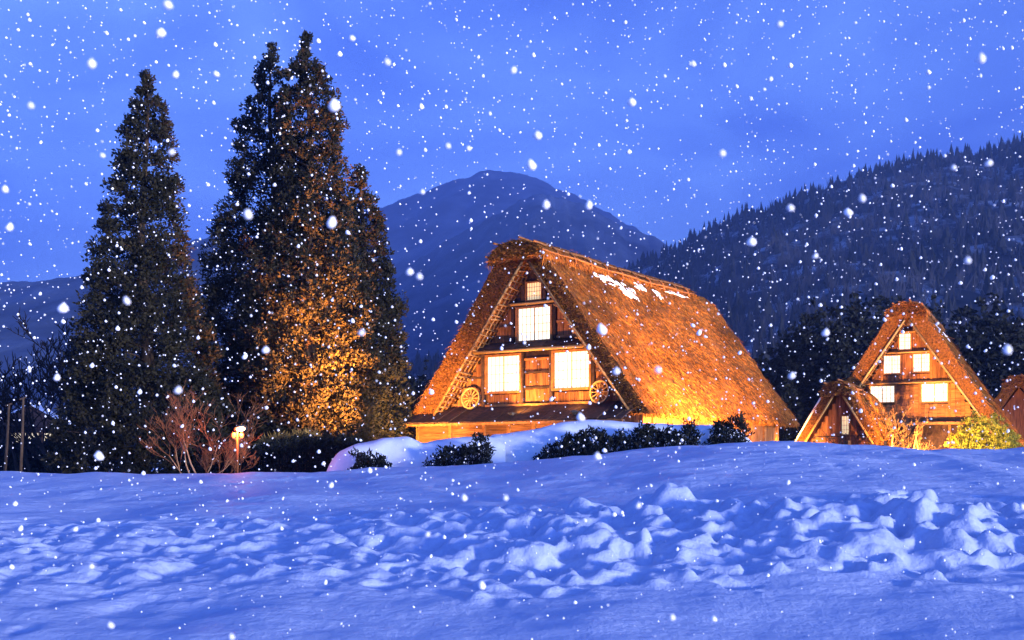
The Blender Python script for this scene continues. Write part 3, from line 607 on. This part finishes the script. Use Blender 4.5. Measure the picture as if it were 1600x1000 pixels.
for k, u in enumerate(np.arange(pc - .95, pc + .2, .17)): MB().box(u, u + .16, -1.15, -1.12, .3, pz1 - abs(u + .08 - pc) * .54 - .10, .003).build('plank', M['wood'], po)
for s_ in (-1,): MB().box(pc + s_ * .85 - .06, pc + s_ * .85 + .06, -1.3, -1.18, 0, pz0 + .1, .006).build('post', M['frame'], po)

OFS[1] = 0
# cart wheels leaning on the gable above the pent roof
def cart_wheel(label, u, w, lean, turn):
    p = Vector((.38, 41.9, 1.0)) + Matrix.Rotation(R(-34.5), 3, 'Z') @ Vector((u, WV - .30, w))
    t = thing('cart_wheel', label, 'wheel', p, R(-34.5 + turn), 'old cart wheels leaning on the gable'); t.rotation_euler = (R(lean), 0, R(-34.5 + turn))
    MB().ring((0, 0, 0), (0, 1, 0), .40, .055, .08, 28).build('rim', M['bamboo'], t, False)
    MB().ring((0, 0, 0), (0, 1, 0), .435, .018, .07, 28).build('tyre', M['metal'], t, False)
    MB().tube([(0, -.10, 0), (0, .10, 0)], [.075, .085], 10).build('hub', M['frame'], t, True)
    for k in range(12):
        a = k / 12 * 6.2832; MB().beam((math.cos(a) * .06, 0, math.sin(a) * .06), (math.cos(a) * .385, 0, math.sin(a) * .385), .03, .04, up=(0, 1, 0)).build('spoke', M['bamboo'], t)
cart_wheel('spoked wooden cart wheel leaning below the gable window nearest the cedars', -2.72, 3.24, -8, 4)
cart_wheel('spoked wooden cart wheel leaning beside the gable window nearest the lit roof slope', 3.14, 3.28, -8, -5)

# ------------------------------------------------------------------ the smaller house, its annex and the one behind
h2 = thing('thatched_house', 'smaller thatched house with five lit windows in its orange gable', 'house', (19.56, 54.8, 1.2), R(-27))
rf2 = Roof(4.85, 1.60, .86, 7.74, 8.26, .74, 10.0, -.05, 0.0, 1.5)
thatched_roof(h2, rf2, 2, .13, 8000, snow=[(6, .6, .9, .3, 8), (3, .3, .5, .2, 9)])
V2 = 1.0; clip2 = lambda u: rf2.clip(u)
gw2 = MB().prism([(-3.8, 0), (3.7, 0), (3.7, 1.7), (.0, 7.7), (-.1, 7.7), (-3.8, 1.7)], V2 + .05, V2 + .15).build('gable_wall', M['dark'], h2)
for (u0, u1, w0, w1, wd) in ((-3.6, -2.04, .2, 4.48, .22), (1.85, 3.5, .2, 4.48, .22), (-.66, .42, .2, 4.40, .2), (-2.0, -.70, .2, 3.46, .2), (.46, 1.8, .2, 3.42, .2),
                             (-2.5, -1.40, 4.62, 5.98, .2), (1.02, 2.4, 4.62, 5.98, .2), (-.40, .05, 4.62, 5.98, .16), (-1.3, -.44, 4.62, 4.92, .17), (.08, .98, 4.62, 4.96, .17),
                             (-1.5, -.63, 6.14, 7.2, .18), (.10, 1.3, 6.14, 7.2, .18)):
    (planks(gw2, u0, u1, w0, 2.4, V2, wd, 'dark', clip2), planks(gw2, u0, u1, 2.5, w1, V2, wd, 'wood_h', clip2)) if w0 < 4 else planks(gw2, u0, u1, w0, w1, V2, wd, 'wood', clip2)  # lowest boards in dark wood: the pent roof's shade put into their colour
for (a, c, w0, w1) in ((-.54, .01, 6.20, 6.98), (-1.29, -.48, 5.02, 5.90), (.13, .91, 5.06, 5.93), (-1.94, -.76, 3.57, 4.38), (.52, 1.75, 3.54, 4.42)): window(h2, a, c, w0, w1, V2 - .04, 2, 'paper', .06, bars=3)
for w, a, c in ((6.08, -1.35, 1.25), (4.55, -2.5, 2.4), (7.1, -.7, .6)):
    MB().box(a, c, V2 - .24, V2 - .02, w - .06, w + .05, .01).build('beam', M['dark'], h2)
    MB().tube([(a, V2 - .28, w - .06), (c, V2 - .28, w - .05)], .045, 6).build('bamboo_pole', M['bamboo'], h2, True)
for u, a, c in ((-.70, .2, 4.45), (.44, .2, 4.45), (-2.02, .2, 4.4), (1.84, .2, 4.4), (-1.37, 4.6, 6.0), (.99, 4.6, 6.0)): post(u, a, c, V2 - .05, .11, 'frame', 'post', h2)
for sgn in (-1, 1):
    p0 = Vector((rf2.au + sgn * (rf2.ih - .05), -.08, rf2.eave + .05)); p1 = Vector((rf2.au + sgn * .1, -.08, rf2.eave + (rf2.ih - .15) * rf2.isl))
    la = MB().tube([p0, p1], .055, 6).build('verge_lattice', M['bamboo'], h2, True)
    MB().tube([p0 + Vector((0, .5, -.05)), p1 + Vector((0, .5, -.05))], .03, 5).build('lattice_pole', M['rope'], la, True)
    for k in range(22):
        q = p0.lerp(p1, (k + .5) / 22); MB().tube([q + Vector((-sgn * .06, -.06, -.06)), q + Vector((-sgn * .06, .95, -.06))], .03, 5).build('rung', M['rope'], la, True)
for s_ in (-1, 1): MB().box(rf2.au + s_ * 3.75 - .06, rf2.au + s_ * 3.75 + .06, 1.0, 9.6, 0, 1.8).build('side_wall', M['dark'], h2)
MB().box(-3.4, 3.3, -.1, V2, 2.42, 2.50, .02).build('pent_roof', M['dark'], h2)
MB().box(-3.4, 3.3, -.14, -.1, 2.36, 2.48, .01).build('fascia', M['frame'], h2)

h3 = thing('thatched_annex', 'low thatched annex with one small pale window beside the smaller house', 'annex', (15.05, 51.2, 1.2), R(-33))
rf3 = Roof(2.05, 1.30, .66, 3.62, 4.06, .44, 4.3, 0)
thatched_roof(h3, rf3, 3, .10, 3500)
clip3 = lambda u: rf3.clip(u)
gw3 = MB().prism([(-1.55, 0), (1.55, 0), (1.55, 1.35), (0, 3.75), (-1.55, 1.35)], .55, .62).build('gable_wall', M['dark'], h3)
for a, c, w0, w1 in ((-1.56, 1.56, .05, 1.72), (-1.56, -.02, 1.76, 3.9), (.42, 1.56, 1.76, 3.9), (-.02, .42, 2.72, 3.9)): planks(gw3, a, c, w0, w1, .52, .16, 'wood', clip3)
window(h3, .02, .38, 1.82, 2.66, .48, 1, 'paper_dim', .05, bars=3)
MB().tube([(-1.6, -.03, 1.36), (0, -.03, 3.95)], .05, 6).build('verge_pole', M['bamboo'], h3, True); MB().tube([(1.6, -.03, 1.36), (0, -.03, 3.95)], .05, 6).build('verge_pole', M['bamboo'], h3, True)
MB().tube([(-2.10, .1, 1.42), (-1.42, .1, 2.56), (-.78, .1, 3.62)], [.035, .05, .04], 6).build('verge_snow', M['roof_snow'], h3, True)
h4 = thing('thatched_house', 'dim thatched roof half hidden behind the smaller house at the picture edge', 'house', (at(1592, 66), 66, 1.2), R(-27))
rf4 = Roof(3.2, 1.6, .8, 5.0, 5.5, .7, 8, 0); thatched_roof(h4, rf4, 4, .14, 3500, snow=[(2, 1.2, .8, .5, 11)])
MB().prism([(-2.4, 0), (2.4, 0), (2.4, 1.6), (0, 5.0), (-2.4, 1.6)], .5, .6).build('gable_wall', M['wood'], h4)
MB().box(-2.4, 2.4, .6, 7.4, 0, 1.7).build('wall', M['dark'], h4)

# fence in front of the annex
fx, fy = at(1272, 49.3), 49.3
fe = thing('plank_fence', 'low dark plank fence standing in front of the thatched annex', 'fence', (fx, fy, 1.05), R(-14))
for k in range(18): MB().box(k * .165, k * .165 + .14, -.015, .015, .1, 1.42 + random.uniform(-.05, .05), .006).build('slat', M['wood'], fe)
for w in (.45, 1.25): MB().box(-.05, 3.05, -.06, -.018, w, w + .09, .005).build('rail', M['frame'], fe)
for u in (0, 1.5, 3.0): MB().box(u - .06, u + .06, -.14, -.062, -.1, 1.62, .006).build('post', M['frame'], fe)

# ------------------------------------------------------------------ snow banks
def bank(name, label, pxs, tops, Yc, depth, seed, n=(150, 44)):
    px = np.linspace(pxs[0], pxs[-1], n[0]); t = np.linspace(-1, 1, n[1]); PXg, T = np.meshgrid(px, t)
    Yv = Yc + T * depth; Xv = at(PXg, Yc); top = np.interp(PXg, pxs, tops)
    k = np.array([1, 4, 6, 4, 1]) / 16.
    for _ in range(2): top = np.apply_along_axis(lambda r: np.convolve(np.pad(r, 2, 'edge'), k, 'valid'), 1, top)
    hz = zat(top, Yc) - .6; prof = np.clip(1 - np.abs(T) ** 3.2, 0, 1) ** .55
    Zv = .6 + hz * prof + .05 * fbm(Xv * .9, Yv * .9, seed, 3) * prof; Yv = Yv + .18 * noise3(Xv * .7, seed, T)
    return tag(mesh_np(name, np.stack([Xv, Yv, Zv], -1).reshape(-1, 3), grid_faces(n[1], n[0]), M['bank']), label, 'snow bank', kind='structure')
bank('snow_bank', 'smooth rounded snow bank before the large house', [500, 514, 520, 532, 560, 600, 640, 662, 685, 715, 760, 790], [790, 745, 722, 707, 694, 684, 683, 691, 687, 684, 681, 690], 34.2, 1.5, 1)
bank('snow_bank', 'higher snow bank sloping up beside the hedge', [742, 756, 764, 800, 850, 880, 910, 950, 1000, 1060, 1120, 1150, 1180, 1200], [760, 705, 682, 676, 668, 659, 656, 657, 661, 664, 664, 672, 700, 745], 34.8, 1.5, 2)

# ------------------------------------------------------------------ hedges and shrubs
def hedge(label, pxs, tops, Yc, depth, seed, m='dark_needles', bottom=1.0, name='hedge', leaf=.13, n=26, step=.16):
    r = np.random.default_rng(seed); x0, x1 = at(pxs[0], Yc), at(pxs[-1], Yc)
    t = thing(name, label, 'hedge', ((x0 + x1) / 2, Yc, bottom), 0, 'dark hedges and bushes in front of the houses')
    cs = []
    for x in np.arange(x0, x1, step):
        top = zat(np.interp(800 + x / Yc * FPX, pxs, tops), Yc) + .16 * float(fbm(x * 2.1, seed * 1.3, 0, 3)) - .04
        for z in np.arange(bottom, top, step * 1.1):
            for q in range(2): cs.append([x + r.normal() * .06, Yc + r.uniform(-1, 1) * depth, min(z + r.uniform(-.05, .08), top)])
        for q in range(2): cs.append([x + r.normal() * .1, Yc + r.uniform(-1, 1) * depth * .7, top + r.uniform(-.12, .10)])
    c = np.array(cs) - np.array([(x0 + x1) / 2, Yc, bottom]); o = np.stack([r.normal(size=len(c)) * .4, -np.ones(len(c)) * .6, np.ones(len(c)) * .5], -1)
    V, F = leaf_cloud(c, o, np.full(len(c), .20), n, leaf, leaf * .2, seed, .45)
    mesh_np('foliage', V, F, M[m], t, False); b = MB()
    for x in np.arange(x0, x1, .45): b.tube([(x - (x0 + x1) / 2, 0, -.1), (x - (x0 + x1) / 2 + r.normal() * .1, 0, max(.2, zat(np.interp(800 + x / Yc * FPX, pxs, tops), Yc) - bottom - .15))], [.03, .012], 5)
    b.build('stems', M['bark'], t); return t
hedge('long dark hedge poking out of the snow under the lit roof slope', [842, 862, 880, 905, 960, 1010, 1050, 1080, 1092], [716, 706, 688, 676, 682, 674, 680, 668, 692], 33.0, .35, 41, bottom=1.6)
hedge('rounded dark bush at the end of the long hedge beside the eave', [1112, 1122, 1140, 1160, 1166], [690, 660, 655, 656, 690], 33.2, .35, 42, bottom=1.7)
hedge('ragged dark bush between the two snow banks', [668, 690, 712, 735, 742, 758, 768], [730, 710, 700, 705, 686, 688, 726], 32.4, .3, 43, bottom=1.3)
hedge('small low dark bush at the foot of the rounded snow bank', [552, 562, 575, 600, 616], [735, 708, 714, 718, 734], 32.3, .3, 44, bottom=1.2)
hedge('broad dark hedge between the garden lamp and the rounded snow bank', [380, 400, 430, 480, 540, 575], [735, 706, 692, 688, 686, 700], 37.0, .5, 45, bottom=1.0)
# dry grass fringe lit above that hedge
r_ = np.random.default_rng(50); c = np.stack([np.linspace(at(408, 37.8), at(492, 37.8), 60), np.full(60, 37.8) + r_.normal(size=60) * .1, zat(np.interp(np.linspace(408, 492, 60), [408, 430, 470, 492], [694, 688, 682, 680]), 37.8)], -1)
gx = c[:, 0].mean(); V, F = leaf_cloud(c - np.array([gx, 37.8, 1.0]), np.tile([.2, -.5, -.6], (60, 1)), np.full(60, .12), 24, .30, .012, 51, .2)
gt = thing('dry_grass_tuft', 'dry yellow grass arching over the hedge beside the garden lamp', 'grass', (gx, 37.8, 1.0)); mesh_np('blades', V, F, M['grass'], gt, False)
b = MB()
for q in range(0, 60, 3): b.tube([(c[q, 0] - gx, 0, -.1), (c[q, 0] - gx + .03, 0, c[q, 2] - 1.0)], [.012, .006], 4)
b.build('stems', M['grass'], gt)
# clipped yellow shrub
ys_ = thing('yellow_shrub', 'round clipped yellow green shrub glowing in front of the smaller house', 'shrub', (at(1538, 47), 47, 1.1)); r_ = np.random.default_rng(60)
nn = 620; az = r_.uniform(0, 6.28, nn); el = np.arcsin(r_.uniform(-.15, 1, nn)); rr = r_.uniform(.55, 1.05, nn) * (1 + .10 * fbm(np.cos(az) * 2, np.sin(az) * 2, el * 2, 2))
c = np.stack([np.cos(az) * np.cos(el) * 1.48 * rr, np.sin(az) * np.cos(el) * 1.2 * rr, .65 + np.sin(el) * 2.25 * rr * .88], -1)
V, F = leaf_cloud(c, c / np.linalg.norm(c, axis=1)[:, None], np.full(nn, .17), 26, .10, .030, 61, .2); mesh_np('foliage', V, F, M['yellow_leaf'], ys_, False)
b = MB()
for k in range(14): a = k / 14 * 6.28; b.tube([(math.cos(a) * .15, math.sin(a) * .15, -.1), (math.cos(a) * .6, math.sin(a) * .5, .9), (math.cos(a) * 1.0, math.sin(a) * .8, 1.7)], [.035, .025, .01], 5)
b.build('stems', M['bark'], ys_)

# ------------------------------------------------------------------ leafless trees
def bare_tree(name, label, px, Yd, base, stems, m, seed, depth=5, cat='tree', group=None, thin=.006):
    """stems: list of (dx, lean_x, lean_y, length, radius)."""
    rr = random.Random(seed); t = thing(name, label, cat, (at(px, Yd), Yd, base), 0, group); tr, tw = MB(), MB()
    def grow(p, d, ln, rad, lv):
        pts, rads = [p.copy()], [rad]; k = 4 if lv < 2 else 3
        for i in range(k):
            d = (d + Vector((rr.gauss(0, .12), rr.gauss(0, .12), rr.gauss(.03, .08)))).normalized(); p = p + d * ln / k; pts.append(p.copy()); rads.append(rad * (1 - .5 * (i + 1) / k))
        (tr if lv == 0 else tw).tube(pts, rads, 6 if lv == 0 else (4 if lv < 3 else 3), False)
        if lv >= depth: return
        for c_ in range(rr.choice((2, 3, 3)) if lv else 4):
            q = pts[rr.randint(1 if lv else 2, k)]; a = rr.uniform(0, 6.28); sp = rr.uniform(.35, .85)
            nd = (d + Vector((math.cos(a) * sp, math.sin(a) * sp, rr.uniform(-.1, .35)))).normalized(); grow(q, nd, ln * rr.uniform(.5, .78), max(thin, rads[-1] * .75), lv + 1)
    for (dx_, lx, ly, ln, rad) in stems: grow(Vector((dx_, 0, -.15)), Vector((lx, ly, 1)).normalized(), ln, rad, 0)
    tr.build('trunk', M[m[0]], t, True); tw.build('branches', M[m[1]], t, True); return t
bare_tree('bare_tree', 'dark leafless tree spreading fine branches beside the lone cedar', 104, 52, 1.0, [(0, -.25, 0, 3.4, .16), (.3, .10, .1, 2.8, .12), (-.3, -.75, 0, 3.4, .13), (-.2, -1.1, 0, 3.0, .1), (-1.6, -.3, .1, 3.0, .1), (-2.2, -.05, 0, 2.6, .1)], ('twig', 'twig'), 3, 6, thin=.026)
bare_tree('bare_shrub', 'reddish leafless shrub with pale stems lit by the garden lamp', 308, 33.6, 1.15, [(0, .05, 0, 1.5, .032), (.15, .5, .1, 1.3, .025), (-.1, -.35, 0, 1.4, .03), (.25, .85, -.1, 1.1, .02), (-.25, -.75, .1, 1.1, .02), (.6, .3, .1, 1.1, .02), (-.45, -.15, .1, 1.15, .02)], ('pale_twig', 'red_twig'), 5, 5, 'shrub')
bare_tree('bare_shrub', 'low reddish brushwood right behind the garden lamp', 352, 34.2, 1.1, [(0, .2, 0, .7, .02), (.3, .5, 0, .7, .02), (-.3, -.4, 0, .7, .02), (.55, -.1, 0, .6, .018), (-.6, .1, 0, .6, .018)], ('red_twig', 'red_twig'), 8, 5, 'shrub')
bare_tree('bare_tree', 'small spreading leafless tree lit orange in front of the smaller house', 1392, 50.5, 1.15, [(0, .1, 0, 1.5, .07), (.15, 1.0, 0, 1.35, .05), (-.15, -.9, 0, 1.3, .05), (.1, .5, .3, 1.3, .04), (-.3, -.35, -.2, 1.25, .04), (.3, .2, -.3, 1.2, .035)], ('orchard_bark', 'orchard_bark'), 9, 5, thin=.014)
def prop(label, px, Yd, base, h, spread):
    t = thing('tree_prop', label, 'prop', (at(px, Yd), Yd, base), 0, 'pole props under the small leafless tree')
    for s_ in (-1, 1): MB().tube([(s_ * spread, 0, -.1), (-s_ * spread * .12, .03 * s_, h)], [.045, .035], 7).build('leg', M['bamboo'], t, True)
    MB().tube([(-.10, -.05, h - .12), (.10, -.05, h - .12)], .035, 6).build('lashing', M['rope'], t, True)
prop('two-legged pole prop under the leafless tree, nearer the yellow shrub', 1431, 49.6, 1.1, 2.0, .34)
prop('slim two-legged pole prop under the leafless tree, nearer the annex', 1394, 49.8, 1.1, 1.9, .16)

# ------------------------------------------------------------------ poles, lamp and far house at the left
def pole(label, px, Yd, base, top_py, lean):
    h = zat(top_py, Yd) - base; t = thing('wooden_pole', label, 'pole', (at(px, Yd), Yd, base), 0, 'thin poles at the field edge')
    MB().tube([(0, 0, -.2), (lean * .5 + .02, 0, h * .5), (lean, 0, h)], [.06, .05, .04], 7).build('shaft', M['bark'], t, True)
    MB().beam((lean - .12, 0, h - .05), (lean + .10, 0, h + .03), .05, .05).build('crossbar', M['bark'], t)
pole('thin upright pole with a bent top at the field edge', 31, 38, 1.0, 622, .12); pole('short leaning pole nearest the picture edge', 6, 39, 1.0, 632, .18)
fh = thing('distant_house', 'small far house with a lit window strip behind the poles', 'house', (at(48, 95), 95, 1.0), R(12))
MB().box(-2.6, 2.6, 0, 4, 0, 3.9).build('wall', M['dark'], fh)
rfh = MB().prism([(-3.1, 3.8), (3.1, 3.8), (0, 5.6)], -.4, 4.4).build('roof', M['dark'], fh); MB().prism([(-3.15, 3.84), (0, 5.66), (3.15, 3.84), (3.0, 4.02), (0, 5.86), (-3.0, 4.02)], -.45, 4.45).build('snow_cover', M['bank'], rfh)
for u in (-1.9, -.5, .9): w_ = MB().box(u, u + 1.2, -.05, 0, 2.4, 3.3).build('window', M['frame'], fh); MB().box(u + .08, u + 1.12, -.07, -.052, 2.48, 3.22).build('pane', M['paper_dim'], w_)
gl = thing('garden_lamp', 'lit garden lamp on a thin post beside the reddish shrub', 'lamp', (at(371, 32.6), 32.6, ground_z(at(371, 32.6), 32.6)))
lh = zat(683, 32.6) - gl.location.z
MB().tube([(0, 0, -.2), (0, 0, lh + .16)], [.035, .028], 8).build('post', M['wood'], gl, True)
MB().beam((-.14, 0, lh - .05), (.16, 0, lh - .05), .035, .035).build('crossarm', M['metal'], gl)
for dx_ in (-.10, .13):
    MB().tube([(dx_, -.02, lh - .03), (dx_, -.02, lh + .01), (dx_, -.02, lh + .07), (dx_, -.02, lh + .12), (dx_, -.02, lh + .135)], [.03, .055, .065, .045, .01], 12).build('bulb', M['lantern'], gl, True)
sh = MB().tube([(0, 0, 0), (0, 0, .05), (0, 0, .13)], [.21, .16, .03], 14).build('shade', M['metal'], gl, True); sh.location = (.10, 0, lh + .24); sh.rotation_euler = (R(-28), R(-16), 0)
M['reflector'] = glow('lamp_reflector', (1.0, .40, .22), 5)
rl = MB().tube([(0, 0, -.03), (0, 0, -.004)], [.08, .13], 14).build('reflector', M['reflector'], gl, True); rl.location = (.10, 0, lh + .24); rl.rotation_euler = (R(-28), R(-16), 0)

pl = bpy.data.lights.new('garden_light', 'POINT'); pl.energy = 85; pl.color = (1.0, .22, .06); pl.shadow_soft_size = .05
plo = bpy.data.objects.new('garden_light', pl); COL.objects.link(plo); plo.parent = gl; plo.location = (.02, -.12, lh + .17)

# ------------------------------------------------------------------ floodlights that light the houses and the cedar
def H1(u, v, w): return Vector((.38, 41.9, 1.0)) + Matrix.Rotation(R(-34.5), 3, 'Z') @ Vector((u, v, w))
def H2(u, v, w): return Vector((19.56, 54.8, 1.2)) + Matrix.Rotation(R(-27), 3, 'Z') @ Vector((u, v, w))
floodlight('ground floodlight aimed up the long lit roof slope from its near corner', H1(8.4, 1.3, .9), H1(4.0, 4.0, 4.2), 10500, 110, .9)
floodlight('ground floodlight aimed at the far half of the long roof slope', H1(8.6, 9.5, .35), H1(2.2, 8.0, 6.2), 4500, 110, .9)
floodlight('ground floodlight aimed at the middle of the large gable', H1(-.5, -4.6, .3), H1(-.1, .7, 4.2), 1300, 75, .8)
floodlight('small lamp on the pent roof below the middle of the large gable', H1(-.15, -.45, 2.56), H1(.3, .7, 4.3), 330, 140, .9, base=H1(0, 0, 2.44).z)
floodlight('small lamp on the pent roof below the gable window nearest the lit slope', H1(2.6, -.45, 2.56), H1(1.9, .7, 4.6), 240, 130, .9, base=H1(0, 0, 2.44).z)
floodlight('ground floodlight aimed at the verge corner of the large gable by the cedars', H1(-1.9, -5.5, .45), H1(-4.6, 0, 3.4), 6000, 54, .9)
floodlight('ground floodlight aimed up the tallest cedar', (-3.9, 37.6, 1.5), (-7.55, 41.3, 5.2), 29000, 46, .8, (1.0, .31, .045))
floodlight('ground floodlight aimed at the upper crown of the tallest cedar', (-4.3, 38.1, 1.6), (-7.5, 42.0, 9.6), 27000, 42, .9, (1.0, .31, .045))
floodlight('ground floodlight aimed at the gable of the smaller house', H2(2.0, -8.5, .3), H2(0, 1, 4.4), 8500, 72, .8)
floodlight('ground floodlight aimed at the yellow shrub', H2(2.6, -11.0, .4), (at(1538, 47), 47, 2.2), 1500, 70, .9, (1.0, .62, .2))
floodlight('ground floodlight aimed at the dim house behind', H2(8.2, 1.0, .3), (at(1592, 66), 66, 4.2), 2600, 80, .9)
floodlight('ground floodlight aimed at the annex gable', H2(-4.6, -7.4, .3), H2(-5.1, -2.0, 2.4), 2000, 90, .9)

# ------------------------------------------------------------------ falling snow
def flake_unit(seg=8, rows=((.0, -1.0), (.62, -.78), (.95, -.25), (.85, .28), (.45, .85), (0, 1.25))):
    rows = list(rows); V = [(0, 0, -1.0)]
    for r0, z in rows[1:-1]: V += [(r0 * math.cos(k / seg * 6.2832), r0 * math.sin(k / seg * 6.2832), z) for k in range(seg)]
    V.append((0, 0, 1.25)); T = []; n = len(rows) - 2
    for k in range(seg):
        T.append((0, 1 + (k + 1) % seg, 1 + k)); T.append((len(V) - 1, 1 + (n - 1) * seg + k, 1 + (n - 1) * seg + (k + 1) % seg))
        for i in range(n - 1): a, b = 1 + i * seg + k, 1 + i * seg + (k + 1) % seg; T += [(a, b, b + seg), (a, b + seg, a + seg)]
    return np.array(V), np.array(T)
big = [(522,165,11),(98,482,10),(840,212,8),(518,348,9),(1174,378,9),(262,8,9),(251,52,10),(550,60,6),(802,110,6),(48,165,6),(143,100,8),(338,116,6),(274,117,6),(15,355,7),(830,258,9),(1128,240,7),(1083,100,5),(605,97,6),(987,160,8),(1533,92,8),
       (1218,38,6),(853,320,7),(920,321,7),(1325,332,8),(963,580,7),(940,515,9),(1028,578,6),(415,547,7),(565,520,6),(278,610,7),(89,590,6),(155,713,9),(1574,547,8),(1290,520,7),(1237,587,6),(1512,407,6),(907,652,8),(933,713,7),(118,827,5),(143,885,5),
       (173,977,6),(362,995,5),(1050,965,6),(1115,967,6),(790,778,5),(725,778,6),(1597,792,6),(753,915,7),(668,835,5),(387,335,8),(198,470,6),(268,238,6),(8,296,6),(160,243,5),(732,232,5),(700,228,5),(660,300,5),(623,238,5),(1545,255,7),(1347,310,6),(1490,262,5),(1235,325,7),(640,425,7),(655,432,6),(1274,400,5),(997,790,5)]
r_ = np.random.default_rng(90); P, S = [], []
for (px, py, rad) in big:
    d = r_.uniform(1.9, 3.6); P.append((at(px, d), d, zat(py, d))); S.append(rad * .92 * d / FPX)
N = 10500; d = 3.2 + 26 * r_.random(N) ** .8; px = r_.uniform(-300, 1900, N); py = r_.uniform(-200, 1000, N)
pix = np.clip(r_.lognormal(.10, .50, N), .5, 4.6)
d = np.where(pix > 3, np.minimum(d, 12), d); x, z = (px - 800) / FPX * d, EYE + (HORIZON - py) / FPX * d
ok = z > ground_base(x, d) + .15
P = np.concatenate([np.array(P), np.stack([x, d, z], -1)[ok]]); S = np.concatenate([np.array(S), (pix * d / FPX)[ok]])
U1, T1 = flake_unit(8); U2, T2 = flake_unit(5, ((0, -1.0), (.95, -.35), (.8, .45), (0, 1.1))); nb_ = len(big); Vs, Fs, off = [], [], 0
for i in range(len(P)):
    U_, T_ = (U1, T1) if i < nb_ or S[i] * FPX / P[i][1] > 2.6 else (U2, T2)
    a = r_.uniform(0, 6.28); tl = r_.normal() * .35; ca, sa = math.cos(a), math.sin(a)
    v = U_ * np.array([1, 1, r_.uniform(.75, 1.05)]) * (1 + .06 * r_.normal(size=(len(U_), 1))); v = np.stack([v[:, 0] * ca - v[:, 1] * sa + v[:, 2] * tl * .4, v[:, 0] * sa + v[:, 1] * ca, v[:, 2]], -1)
    Vs.append(v * S[i] + P[i]); Fs.append(T_ + off); off += len(U_)
tag(mesh_np('falling_snow', np.concatenate(Vs), np.concatenate(Fs), M['flake'], None, True), 'white snowflakes falling through the air', 'snow', kind='stuff')

# ------------------------------------------------------------------ evening haze
hm = bpy.data.materials.new('haze_air'); hm.use_nodes = True; t = hm.node_tree; t.nodes.clear()
pv = t.nodes.new('ShaderNodeVolumePrincipled'); pv.inputs['Color'].default_value = (.20, .36, 1.0, 1); pv.inputs['Density'].default_value = .00031; pv.inputs['Anisotropy'].default_value = .1
mo = t.nodes.new('ShaderNodeOutputMaterial'); t.links.new(pv.outputs[0], mo.inputs['Volume'])
zmin = min(float(ZZ.min()), 0) - 1.0
b = MB().box(-4700, 4700, -200, 4700, zmin, 980); hz_ = b.build('haze', hm); tag(hz_, 'thin blue evening haze over the valley', 'haze', kind='stuff')
